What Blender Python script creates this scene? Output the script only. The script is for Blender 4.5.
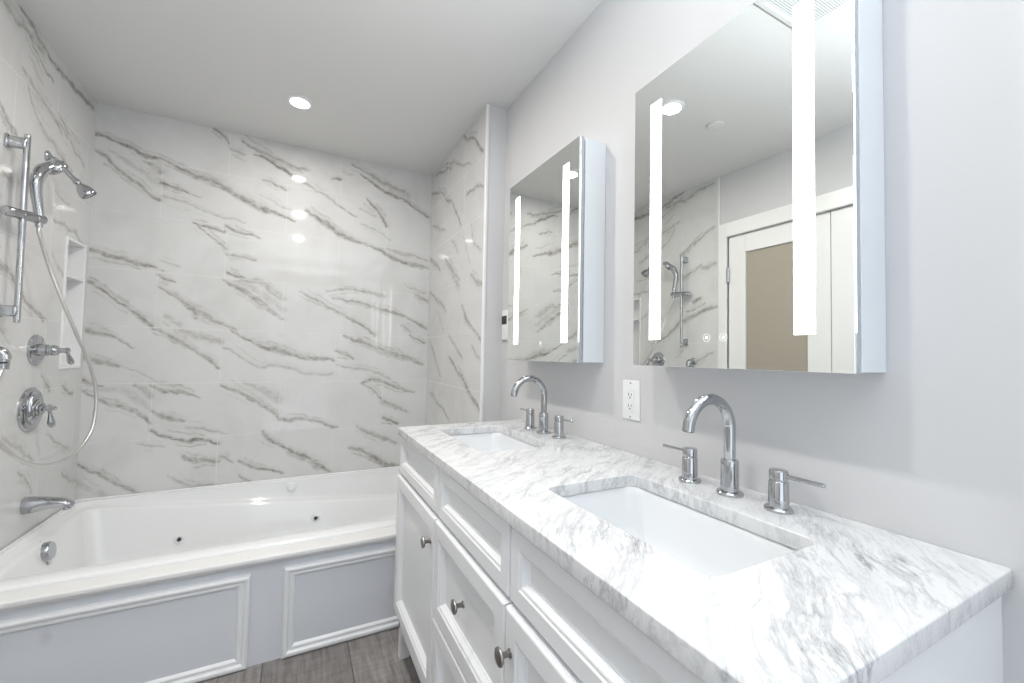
import bpy, bmesh, math, random
import numpy as np
from mathutils import Vector, Matrix, Euler

random.seed(7)
for o in list(bpy.data.objects):
    bpy.data.objects.remove(o)
scene = bpy.context.scene
COL = scene.collection

# ------------------------------------------------------------------ room measures (metres)
WL = -1.886      # left wall
YB = 2.6675      # back wall
HC = 2.456       # ceiling
YF = -0.95       # front wall (behind the camera)
WING_X = -0.109  # tiled face of the short wing wall right of the tub
WING_Y = 1.697   # its end face
TOP = 0.892      # countertop height

# ------------------------------------------------------------------ camera
cam_d = bpy.data.cameras.new('camera')
cam = bpy.data.objects.new('camera', cam_d)
COL.objects.link(cam)
cam_d.sensor_width = 36.0
cam_d.lens = 416.78 / 1024 * 36.0
cam_d.clip_start = 0.02
Rm = Matrix(((0.887969, -0.032366, -0.458763), (-0.459516, -0.021529, -0.887908), (0.018862, 0.999244, -0.03399)))
# columns are right, up, backward
Rm = Matrix(((Rm[0][0], Rm[0][1], Rm[0][2]), (Rm[1][0], Rm[1][1], Rm[1][2]), (Rm[2][0], Rm[2][1], Rm[2][2])))
cam.matrix_world = Matrix.Translation((-0.9278, -0.2080, 1.1847)) @ Rm.to_4x4()
scene.camera = cam

# ------------------------------------------------------------------ world, exposure, light
scene.view_settings.view_transform = 'Standard'
scene.view_settings.look = 'None'
scene.view_settings.gamma = 1.0
scene.view_settings.use_curve_mapping = False
scene.view_settings.exposure = 0.51
EXPO = {'day': 6.0, 'down': 7.5, 'strip': 7.5, 'world': 0.35, 'flash': 105.0}
w = bpy.data.worlds.new('world')
scene.world = w
w.use_nodes = True
w.node_tree.nodes['Background'].inputs[0].default_value = (0.86, 0.93, 1.0, 1)
w.node_tree.nodes['Background'].inputs[1].default_value = EXPO['world']
try:
    scene.cycles.use_denoising = True
    scene.cycles.max_bounces = 12
    scene.cycles.diffuse_bounces = 6
    scene.cycles.glossy_bounces = 8
except Exception:
    pass


def area(name, loc, rot, sx, sy, power, col, shape='RECTANGLE', spread=None):
    l = bpy.data.lights.new(name, 'AREA')
    l.shape = shape
    l.size = sx
    if shape in ('RECTANGLE', 'ELLIPSE'):
        l.size_y = sy
    l.energy = power
    l.color = col
    if spread:
        l.spread = spread
    o = bpy.data.objects.new(name, l)
    o.location = loc
    o.rotation_euler = rot
    COL.objects.link(o)
    return o


# daylight entering through the open doorway behind the camera
area('daylight_doorway', (-0.80, YF - 0.16, 1.15), (math.radians(104), 0, 0), 1.0, 2.1, EXPO['day'], (0.84, 0.925, 1.0))
# the photographer's flash, bounced off the ceiling from beside the camera
sp_d = bpy.data.lights.new('bounce_flash', 'SPOT')
sp_d.energy = EXPO['flash']
sp_d.color = (0.88, 0.945, 1.0)
sp_d.spot_size = math.radians(140)
sp_d.spot_blend = 0.55
sp_d.shadow_soft_size = 0.06
sp_o = bpy.data.objects.new('bounce_flash', sp_d)
sp_o.location = (-0.80, -0.50, 1.50)
sp_o.rotation_euler = (math.radians(180), 0, 0)
COL.objects.link(sp_o)
# LED downlights in the ceiling
DOWN = [(-0.952, 2.15), (-0.945, 1.268), (-0.945, 0.385)]
for (x, y) in DOWN:
    area('downlight_glow', (x, y, HC - 0.012), (0, 0, 0), 0.085, 0.085, EXPO['down'] * (0.42 if y > 2 else 1.0), (1.0, 0.95, 0.89), 'DISK')


# ------------------------------------------------------------------ node helpers
def mat(name, col, rough=0.5, metal=0.0, spec=0.5, coat=0.0, emis=None, es=0.0, trans=0.0):
    m = bpy.data.materials.new(name)
    m.use_nodes = True
    b = m.node_tree.nodes['Principled BSDF']
    b.inputs['Base Color'].default_value = (*col, 1)
    b.inputs['Roughness'].default_value = rough
    b.inputs['Metallic'].default_value = metal
    b.inputs['Specular IOR Level'].default_value = spec
    b.inputs['Coat Weight'].default_value = coat
    if trans:
        b.inputs['Transmission Weight'].default_value = trans
    if emis:
        b.inputs['Emission Color'].default_value = (*emis, 1)
        b.inputs['Emission Strength'].default_value = es
    return m


def N(m, t, **kw):
    n = m.node_tree.nodes.new(t)
    for k, v in kw.items():
        setattr(n, k, v)
    return n


def L(m, a, b):
    m.node_tree.links.new(a, b)


def BS(m):
    return m.node_tree.nodes['Principled BSDF']


def math_node(m, op, a, b=None, clamp=False):
    n = N(m, 'ShaderNodeMath', operation=op, use_clamp=clamp)
    for i, v in enumerate((a, b)):
        if v is None:
            continue
        if hasattr(v, 'links') or hasattr(v, 'is_linked'):
            L(m, v, n.inputs[i])
        else:
            n.inputs[i].default_value = v
    return n.outputs[0]


def ramp(m, fac, stops):
    r = N(m, 'ShaderNodeValToRGB')
    e = r.color_ramp.elements
    while len(e) < len(stops):
        e.new(0.5)
    for el, (p, c) in zip(e, stops):
        el.position = p
        el.color = (*c, 1) if len(c) == 3 else c
    L(m, fac, r.inputs[0])
    return r.outputs[0]


def noise(m, vec, scale, detail=4, rough=0.55, dist=0.0):
    n = N(m, 'ShaderNodeTexNoise')
    n.inputs['Scale'].default_value = scale
    n.inputs['Detail'].default_value = detail
    n.inputs['Roughness'].default_value = rough
    n.inputs['Distortion'].default_value = dist
    if vec is not None:
        L(m, vec, n.inputs['Vector'])
    return n


def mixc(m, fac, a, b):
    n = N(m, 'ShaderNodeMix', data_type='RGBA')
    for s, v in ((0, fac), (6, a), (7, b)):
        if isinstance(v, (float, int)):
            n.inputs[s].default_value = v
        elif isinstance(v, tuple):
            n.inputs[s].default_value = (*v, 1)
        else:
            L(m, v, n.inputs[s])
    return n.outputs[2]


def fine_bump(m, scale, strength, dist=0.001):
    tc = N(m, 'ShaderNodeTexCoord')
    nz = noise(m, tc.outputs['Object'], scale, 3)
    b = N(m, 'ShaderNodeBump')
    b.inputs['Strength'].default_value = strength
    b.inputs['Distance'].default_value = dist
    L(m, nz.outputs[0], b.inputs['Height'])
    L(m, b.outputs[0], BS(m).inputs['Normal'])


# ------------------------------------------------------------------ materials
M = {}
M['paint_wall'] = mat('wall_paint', (0.605, 0.605, 0.613), 0.55, spec=0.3)
fine_bump(M['paint_wall'], 180, 0.06)
M['paint_ceiling'] = mat('ceiling_paint', (0.72, 0.72, 0.715), 0.7, spec=0.2)
fine_bump(M['paint_ceiling'], 150, 0.05)
M['trim_white'] = mat('trim_paint', (0.78, 0.78, 0.775), 0.35)
M['cab_white'] = mat('cabinet_lacquer', (0.80, 0.81, 0.825), 0.32, spec=0.5)
fine_bump(M['cab_white'], 60, 0.02)
M['acrylic'] = mat('tub_acrylic', (0.80, 0.81, 0.815), 0.10, spec=0.5, coat=0.3)
M['porcelain'] = mat('porcelain', (0.76, 0.775, 0.79), 0.08, spec=0.5)
M['chrome'] = mat('chrome', (0.51, 0.52, 0.535), 0.05, metal=1.0)
M['chrome_soft'] = mat('satin_chrome', (0.50, 0.51, 0.53), 0.22, metal=1.0)
M['nickel'] = mat('brushed_nickel', (0.30, 0.285, 0.27), 0.28, metal=1.0)
M['dark'] = mat('black_rubber', (0.02, 0.02, 0.022), 0.5)
M['hose'] = mat('metal_hose', (0.72, 0.71, 0.69), 0.28, metal=1.0)
M['mirror'] = mat('mirror_glass', (0.86, 0.88, 0.86), 0.0, metal=1.0)
M['alu'] = mat('brushed_aluminium', (0.62, 0.66, 0.71), 0.28, metal=1.0)
M['cabinet_side'] = mat('white_enamel_metal', (0.72, 0.755, 0.79), 0.18, spec=0.6)
M['strip'] = mat('led_strip', (1, 1, 1), 0.5, emis=(1.0, 0.955, 0.89), es=EXPO['strip'])
M['edge_glow'] = mat('led_edge', (1, 1, 1), 0.5, emis=(1.0, 0.975, 0.94), es=1.6)
M['icon'] = mat('touch_icon', (0.8, 0.8, 0.8), 0.4, emis=(1.0, 1.0, 1.0), es=0.3)
M['lens'] = mat('downlight_lens', (1, 1, 1), 0.4, emis=(1.0, 0.96, 0.9), es=7.0)
M['plastic'] = mat('white_plastic', (0.80, 0.81, 0.82), 0.3)
M['frosted'] = mat('frosted_glass', (0.36, 0.325, 0.27), 0.38, spec=0.5)
M['grout_white'] = mat('tile_edge_trim', (0.82, 0.82, 0.83), 0.25)
M['vent'] = mat('vent_plastic', (0.70, 0.71, 0.71), 0.4)
# hose ribs
tc = N(M['hose'], 'ShaderNodeTexCoord')
wv = N(M['hose'], 'ShaderNodeTexWave', bands_direction='Z')
wv.inputs['Scale'].default_value = 90
L(M['hose'], tc.outputs['Object'], wv.inputs['Vector'])
bp = N(M['hose'], 'ShaderNodeBump')
bp.inputs['Strength'].default_value = 0.35
bp.inputs['Distance'].default_value = 0.001
L(M['hose'], wv.outputs[0], bp.inputs['Height'])
L(M['hose'], bp.outputs[0], BS(M['hose']).inputs['Normal'])


def tile_material(name, axis):
    """glossy marble-look porcelain tile, 60 x 30 cm in running bond; the veins come from the 'vein' attribute"""
    m = mat(name, (0.7, 0.7, 0.7), 0.06, spec=0.5)
    tc = N(m, 'ShaderNodeTexCoord')
    sp = N(m, 'ShaderNodeSeparateXYZ')
    L(m, tc.outputs['Object'], sp.inputs[0])
    cb = N(m, 'ShaderNodeCombineXYZ')
    u = math_node(m, 'ADD', sp.outputs[axis], {0: 1.3075 + 6.3, 1: 4.002}[axis])
    v = math_node(m, 'ADD', sp.outputs[2], -1.0 + 3.0)
    L(m, u, cb.inputs[0])
    L(m, v, cb.inputs[1])
    br = N(m, 'ShaderNodeTexBrick')
    br.offset = 0.5
    br.offset_frequency = 2
    br.squash = 1.0
    br.inputs['Scale'].default_value = 1.0
    br.inputs['Brick Width'].default_value = 0.6
    br.inputs['Row Height'].default_value = 0.3
    br.inputs['Mortar Size'].default_value = 0.0011
    br.inputs['Mortar Smooth'].default_value = 0.4
    br.inputs['Bias'].default_value = 0.0
    br.inputs['Color1'].default_value = (0.0, 0.0, 0.0, 1)
    br.inputs['Color2'].default_value = (1.0, 1.0, 1.0, 1)
    L(m, cb.outputs[0], br.inputs['Vector'])
    at = N(m, 'ShaderNodeAttribute', attribute_name='vein')
    # streaks that run with the veins, and a patchy breakup
    pl = N(m, 'ShaderNodeCombineXYZ')
    L(m, sp.outputs[axis], pl.inputs[0])
    L(m, sp.outputs[2], pl.inputs[1])
    sm = N(m, 'ShaderNodeMapping')
    sm.inputs['Rotation'].default_value = (0, 0, math.radians(27))
    L(m, pl.outputs[0], sm.inputs[0])
    ss = N(m, 'ShaderNodeMapping')
    ss.inputs['Scale'].default_value = (22, 150, 1)
    L(m, sm.outputs[0], ss.inputs[0])
    fine = noise(m, ss.outputs[0], 1.0, 5, 0.62, 0.4)
    mid = noise(m, tc.outputs['Object'], 34, 6, 0.68, 0.3)
    a = math_node(m, 'MULTIPLY', math_node(m, 'SUBTRACT', fine.outputs[0], 0.52), 2.4)
    b = math_node(m, 'MULTIPLY', math_node(m, 'SUBTRACT', mid.outputs[0], 0.5), 2.3)
    s = math_node(m, 'ADD', a, b)
    s = math_node(m, 'MULTIPLY', s, math_node(m, 'MULTIPLY', at.outputs['Fac'], 1.1, True))
    vv = math_node(m, 'ADD', at.outputs['Fac'], s, True)
    # faint clouding of the stone print
    cl = noise(m, tc.outputs['Object'], 3.5, 5, 0.6, 0.6)
    base = ramp(m, cl.outputs[0], [(0.30, (0.585, 0.585, 0.58)), (0.5, (0.635, 0.636, 0.632)), (0.75, (0.66, 0.662, 0.66))])
    vcol = ramp(m, vv, [(0.0, (1, 1, 1)), (0.10, (0.95, 0.95, 0.945)), (0.42, (0.75, 0.735, 0.712)), (0.8, (0.52, 0.497, 0.468)), (1.0, (0.38, 0.358, 0.332))])
    mu = N(m, 'ShaderNodeMix', data_type='RGBA', blend_type='MULTIPLY')
    mu.inputs[0].default_value = 1.0
    L(m, base, mu.inputs[6])
    L(m, vcol, mu.inputs[7])
    col = mixc(m, math_node(m, 'MULTIPLY', br.outputs['Fac'], 0.75), mu.outputs[2], (0.73, 0.73, 0.725))
    L(m, col, BS(m).inputs['Base Color'])
    rg = math_node(m, 'ADD', math_node(m, 'MULTIPLY', br.outputs['Fac'], 0.4), 0.05)
    L(m, rg, BS(m).inputs['Roughness'])
    # each tile sits a hair out of plane, and its glaze ripples slightly
    bn = N(m, 'ShaderNodeBump')
    bn.inputs['Strength'].default_value = 0.5
    bn.inputs['Distance'].default_value = 0.0012
    bn.invert = True
    L(m, br.outputs['Fac'], bn.inputs['Height'])
    L(m, bn.outputs[0], BS(m).inputs['Normal'])
    return m


M['tile_x'] = tile_material('marble_tile_back', 0)
M['tile_y'] = tile_material('marble_tile_side', 1)


def marble_counter():
    m = mat('white_veined_marble', (0.8, 0.8, 0.8), 0.12, spec=0.5)
    tc = N(m, 'ShaderNodeTexCoord')
    mp = N(m, 'ShaderNodeMapping')
    mp.inputs['Rotation'].default_value = (0, 0, math.radians(-38))
    L(m, tc.outputs['Object'], mp.inputs[0])
    # slow warp so that the streaks bend
    wn = noise(m, tc.outputs['Object'], 2.2, 3, 0.5)
    wm = N(m, 'ShaderNodeVectorMath', operation='MULTIPLY_ADD')
    L(m, wn.outputs['Color'], wm.inputs[0])
    wm.inputs[1].default_value = (0.16, 0.16, 0.16)
    L(m, mp.outputs[0], wm.inputs[2])
    st = N(m, 'ShaderNodeMapping')
    st.inputs['Scale'].default_value = (3.2, 17.0, 6.0)
    L(m, wm.outputs[0], st.inputs[0])
    n1 = noise(m, st.outputs[0], 1.3, 7, 0.60, 0.10)
    r1 = ramp(m, math_node(m, 'ABSOLUTE', math_node(m, 'SUBTRACT', n1.outputs[0], 0.5)),
              [(0.0, (1, 1, 1)), (0.014, (0.55, 0.55, 0.55)), (0.05, (0, 0, 0))])
    n2 = noise(m, st.outputs[0], 3.4, 7, 0.64, 0.15)
    r2 = ramp(m, math_node(m, 'ABSOLUTE', math_node(m, 'SUBTRACT', n2.outputs[0], 0.53)),
              [(0.0, (1, 1, 1)), (0.012, (0.5, 0.5, 0.5)), (0.04, (0, 0, 0))])
    msk = noise(m, tc.outputs['Object'], 5.5, 4, 0.6)
    mk = ramp(m, msk.outputs[0], [(0.46, (0, 0, 0)), (0.64, (1, 1, 1))])
    msk2 = noise(m, st.outputs[0], 1.0, 5, 0.6)
    cloud = ramp(m, msk2.outputs[0], [(0.40, (0, 0, 0)), (0.72, (1, 1, 1))])
    f = math_node(m, 'MULTIPLY', math_node(m, 'ADD', math_node(m, 'MULTIPLY', r1, 0.62), math_node(m, 'MULTIPLY', r2, 0.50)), math_node(m, 'ADD', math_node(m, 'MULTIPLY', mk, 0.72), 0.28), True)
    f2 = math_node(m, 'ADD', f, math_node(m, 'MULTIPLY', cloud, 0.17), True)
    col = ramp(m, f2, [(0.0, (0.715, 0.72, 0.725)), (0.30, (0.56, 0.568, 0.582)), (0.8, (0.38, 0.39, 0.405)), (1.0, (0.28, 0.285, 0.295))])
    L(m, col, BS(m).inputs['Base Color'])
    return m


M['marble'] = marble_counter()


def floor_material():
    m = mat('grey_wood_look_plank', (0.2, 0.19, 0.185), 0.35, spec=0.4)
    tc = N(m, 'ShaderNodeTexCoord')
    sp = N(m, 'ShaderNodeSeparateXYZ')
    L(m, tc.outputs['Object'], sp.inputs[0])
    cb = N(m, 'ShaderNodeCombineXYZ')
    L(m, math_node(m, 'ADD', sp.outputs[1], 5.5), cb.inputs[0])
    L(m, math_node(m, 'ADD', sp.outputs[0], 6.103), cb.inputs[1])
    br = N(m, 'ShaderNodeTexBrick')
    br.offset = 0.5
    br.inputs['Scale'].default_value = 1.0
    br.inputs['Brick Width'].default_value = 1.2
    br.inputs['Row Height'].default_value = 0.3
    br.inputs['Mortar Size'].default_value = 0.0016
    br.inputs['Mortar Smooth'].default_value = 0.1
    br.inputs['Color1'].default_value = (0.0, 0.0, 0.0, 1)
    br.inputs['Color2'].default_value = (1.0, 1.0, 1.0, 1)
    L(m, cb.outputs[0], br.inputs['Vector'])
    mp = N(m, 'ShaderNodeMapping')
    mp.inputs['Scale'].default_value = (60, 4.5, 1)
    L(m, tc.outputs['Object'], mp.inputs[0])
    n1 = noise(m, mp.outputs[0], 1.0, 6, 0.65)
    mp2 = N(m, 'ShaderNodeMapping')
    mp2.inputs['Scale'].default_value = (9, 45, 1)
    L(m, tc.outputs['Object'], mp2.inputs[0])
    n2 = noise(m, mp2.outputs[0], 1.0, 5, 0.6)
    mixn = math_node(m, 'ADD', math_node(m, 'MULTIPLY', n1.outputs[0], 0.7), math_node(m, 'MULTIPLY', n2.outputs[0], 0.3))
    c = ramp(m, mixn, [(0.32, (0.145, 0.132, 0.125)), (0.5, (0.265, 0.245, 0.236)), (0.68, (0.40, 0.378, 0.362))])
    var = N(m, 'ShaderNodeMix', data_type='RGBA', blend_type='MULTIPLY')
    var.inputs[0].default_value = 0.22
    L(m, c, var.inputs[6])
    L(m, br.outputs['Color'], var.inputs[7])
    col = mixc(m, br.outputs['Fac'], var.outputs[2], (0.06, 0.057, 0.055))
    L(m, col, BS(m).inputs['Base Color'])
    return m


M['floor'] = floor_material()


# ------------------------------------------------------------------ mesh helpers
def new_bm():
    return bmesh.new()


def box(bm, x0, x1, y0, y1, z0, z1, bev=0.0, seg=2):
    mt = Matrix.Translation(((x0 + x1) / 2, (y0 + y1) / 2, (z0 + z1) / 2)) @ Matrix.Diagonal((abs(x1 - x0), abs(y1 - y0), abs(z1 - z0), 1))
    r = bmesh.ops.create_cube(bm, size=1.0, matrix=mt)
    if bev > 0:
        vs = r['verts']
        es = list({e for v in vs for e in v.link_edges})
        bmesh.ops.bevel(bm, geom=es, offset=bev, segments=seg, profile=0.5, affect='EDGES')
    return bm


def frame_for(d):
    d = Vector(d).normalized()
    up = Vector((0, 0, 1)) if abs(d.z) < 0.95 else Vector((1, 0, 0))
    a = d.cross(up).normalized()
    b = d.cross(a).normalized()
    return d, a, b


def lathe(bm, prof, origin, axis, seg=32, cap0=True, cap1=True, squash=None):
    """prof: list of (t along axis, radius); squash: (vector, factor) flattens the section along that vector"""
    d, a, b = frame_for(axis)
    o = Vector(origin)
    rings = []
    for t, r in prof:
        ring = []
        for i in range(seg):
            an = 2 * math.pi * i / seg
            off = (a * math.cos(an) + b * math.sin(an)) * max(r, 1e-5)
            if squash:
                q = Vector(squash[0]).normalized()
                off = off - q * off.dot(q) * (1 - squash[1])
            ring.append(bm.verts.new(o + d * t + off))
        rings.append(ring)
    for r0, r1 in zip(rings[:-1], rings[1:]):
        for i in range(seg):
            j = (i + 1) % seg
            bm.faces.new((r0[i], r0[j], r1[j], r1[i]))
    if cap0:
        bm.faces.new(list(reversed(rings[0])))
    if cap1:
        bm.faces.new(rings[-1])
    return bm


def smooth_path(pts, per=8):
    """Catmull-Rom through the points"""
    P = [Vector(p) for p in pts]
    P = [P[0] * 2 - P[1]] + P + [P[-1] * 2 - P[-2]]
    out = []
    for i in range(1, len(P) - 2):
        p0, p1, p2, p3 = P[i - 1], P[i], P[i + 1], P[i + 2]
        for k in range(per):
            t = k / per
            out.append(0.5 * ((2 * p1) + (p2 - p0) * t + (2 * p0 - 5 * p1 + 4 * p2 - p3) * t * t + (3 * p1 - p0 - 3 * p2 + p3) * t ** 3))
    out.append(P[-2])
    return out


def tube(bm, pts, rad, seg=16, caps=True):
    """sweep a circle along pts; rad is a number or a list"""
    pts = [Vector(p) for p in pts]
    n = len(pts)
    rads = [rad] * n if isinstance(rad, (int, float)) else rad
    t0 = (pts[1] - pts[0]).normalized()
    _, a, b = frame_for(t0)
    rings = []
    prev = t0
    for i, p in enumerate(pts):
        t = (pts[min(i + 1, n - 1)] - pts[max(i - 1, 0)]).normalized()
        ax = prev.cross(t)
        if ax.length > 1e-7:
            q = Matrix.Rotation(prev.angle(t), 3, ax.normalized())
            a = q @ a
            b = q @ b
        prev = t
        rings.append([bm.verts.new(p + (a * math.cos(2 * math.pi * k / seg) + b * math.sin(2 * math.pi * k / seg)) * rads[i]) for k in range(seg)])
    for r0, r1 in zip(rings[:-1], rings[1:]):
        for i in range(seg):
            j = (i + 1) % seg
            bm.faces.new((r0[i], r0[j], r1[j], r1[i]))
    if caps:
        bm.faces.new(list(reversed(rings[0])))
        bm.faces.new(rings[-1])
    return bm


def rrect(x0, x1, y0, y1, r, n=8):
    """points of a rounded rectangle, counter-clockwise"""
    out = []
    for cx, cy, a0 in ((x1 - r, y1 - r, 0), (x0 + r, y1 - r, 90), (x0 + r, y0 + r, 180), (x1 - r, y0 + r, 270)):
        for k in range(n + 1):
            an = math.radians(a0 + 90 * k / n)
            out.append((cx + r * math.cos(an), cy + r * math.sin(an)))
    return out


def loft(bm, rings, cap_last=True, cap_first=False):
    vr = [[bm.verts.new(p) for p in r] for r in rings]
    n = len(vr[0])
    for r0, r1 in zip(vr[:-1], vr[1:]):
        for i in range(n):
            j = (i + 1) % n
            bm.faces.new((r0[i], r0[j], r1[j], r1[i]))
    if cap_last:
        bm.faces.new(vr[-1])
    if cap_first:
        bm.faces.new(list(reversed(vr[0])))
    return bm


def nested(bm, plane, c, s, u0, u1, v0, v1, prof, fill=True):
    """nested rectangles: plane 'X' (u=y, v=z) or 'Y' (u=x, v=z) or 'Z' (u=x, v=y); depth is measured from c along sign s"""
    rings = []
    for ins, dep in prof:
        q = [(u0 + ins, v0 + ins), (u1 - ins, v0 + ins), (u1 - ins, v1 - ins), (u0 + ins, v1 - ins)]
        if plane == 'X':
            rings.append([(c + s * dep, u, v) for u, v in q])
        elif plane == 'Y':
            rings.append([(u, c + s * dep, v) for u, v in q])
        else:
            rings.append([(u, v, c + s * dep) for u, v in q])
    loft(bm, rings, cap_last=fill, cap_first=False)
    return bm


def link(name, me, parent=None):
    o = bpy.data.objects.new(name, me)
    COL.objects.link(o)
    if parent is not None:
        o.parent = parent
    return o


def root_loc(o):
    p = Vector((0, 0, 0))
    while o is not None:
        p += o.location
        o = o.parent
    return p


def obj(name, bm, material, parent=None, smooth=True, angle=35):
    """one mesh object; vertices are given in room coordinates"""
    bmesh.ops.recalc_face_normals(bm, faces=bm.faces[:])
    me = bpy.data.meshes.new(name)
    off = root_loc(parent) if parent is not None else Vector((0, 0, 0))
    if off.length > 0:
        bmesh.ops.translate(bm, verts=bm.verts[:], vec=-off)
    bm.to_mesh(me)
    bm.free()
    me.materials.append(material)
    if smooth:
        me.polygons.foreach_set('use_smooth', [True] * len(me.polygons))
        me.set_sharp_from_angle(angle=math.radians(angle))
    me.update()
    return link(name, me, parent)


def thing(name, label, cat, loc=(0, 0, 0), group=None):
    o = bpy.data.objects.new(name, None)
    o.empty_display_size = 0.05
    COL.objects.link(o)
    o.location = loc
    return tag(o, label, cat, group)


def tag(o, label, cat, group=None):
    o['label'] = label
    o['category'] = cat
    if group:
        o['group'] = group
    return o


def struct(o, label=None):
    o['kind'] = 'structure'
    if label:
        o['label'] = label
        o['category'] = label_cat(o.name)
    return o


def label_cat(n):
    return n.split('_')[0].split('.')[0]


def copy_tree(o, parent=None):
    kids = [c for c in o.children]
    c = o.copy()
    COL.objects.link(c)
    if parent is not None:
        c.parent = parent
    for k in kids:
        copy_tree(k, c)
    return c


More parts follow.
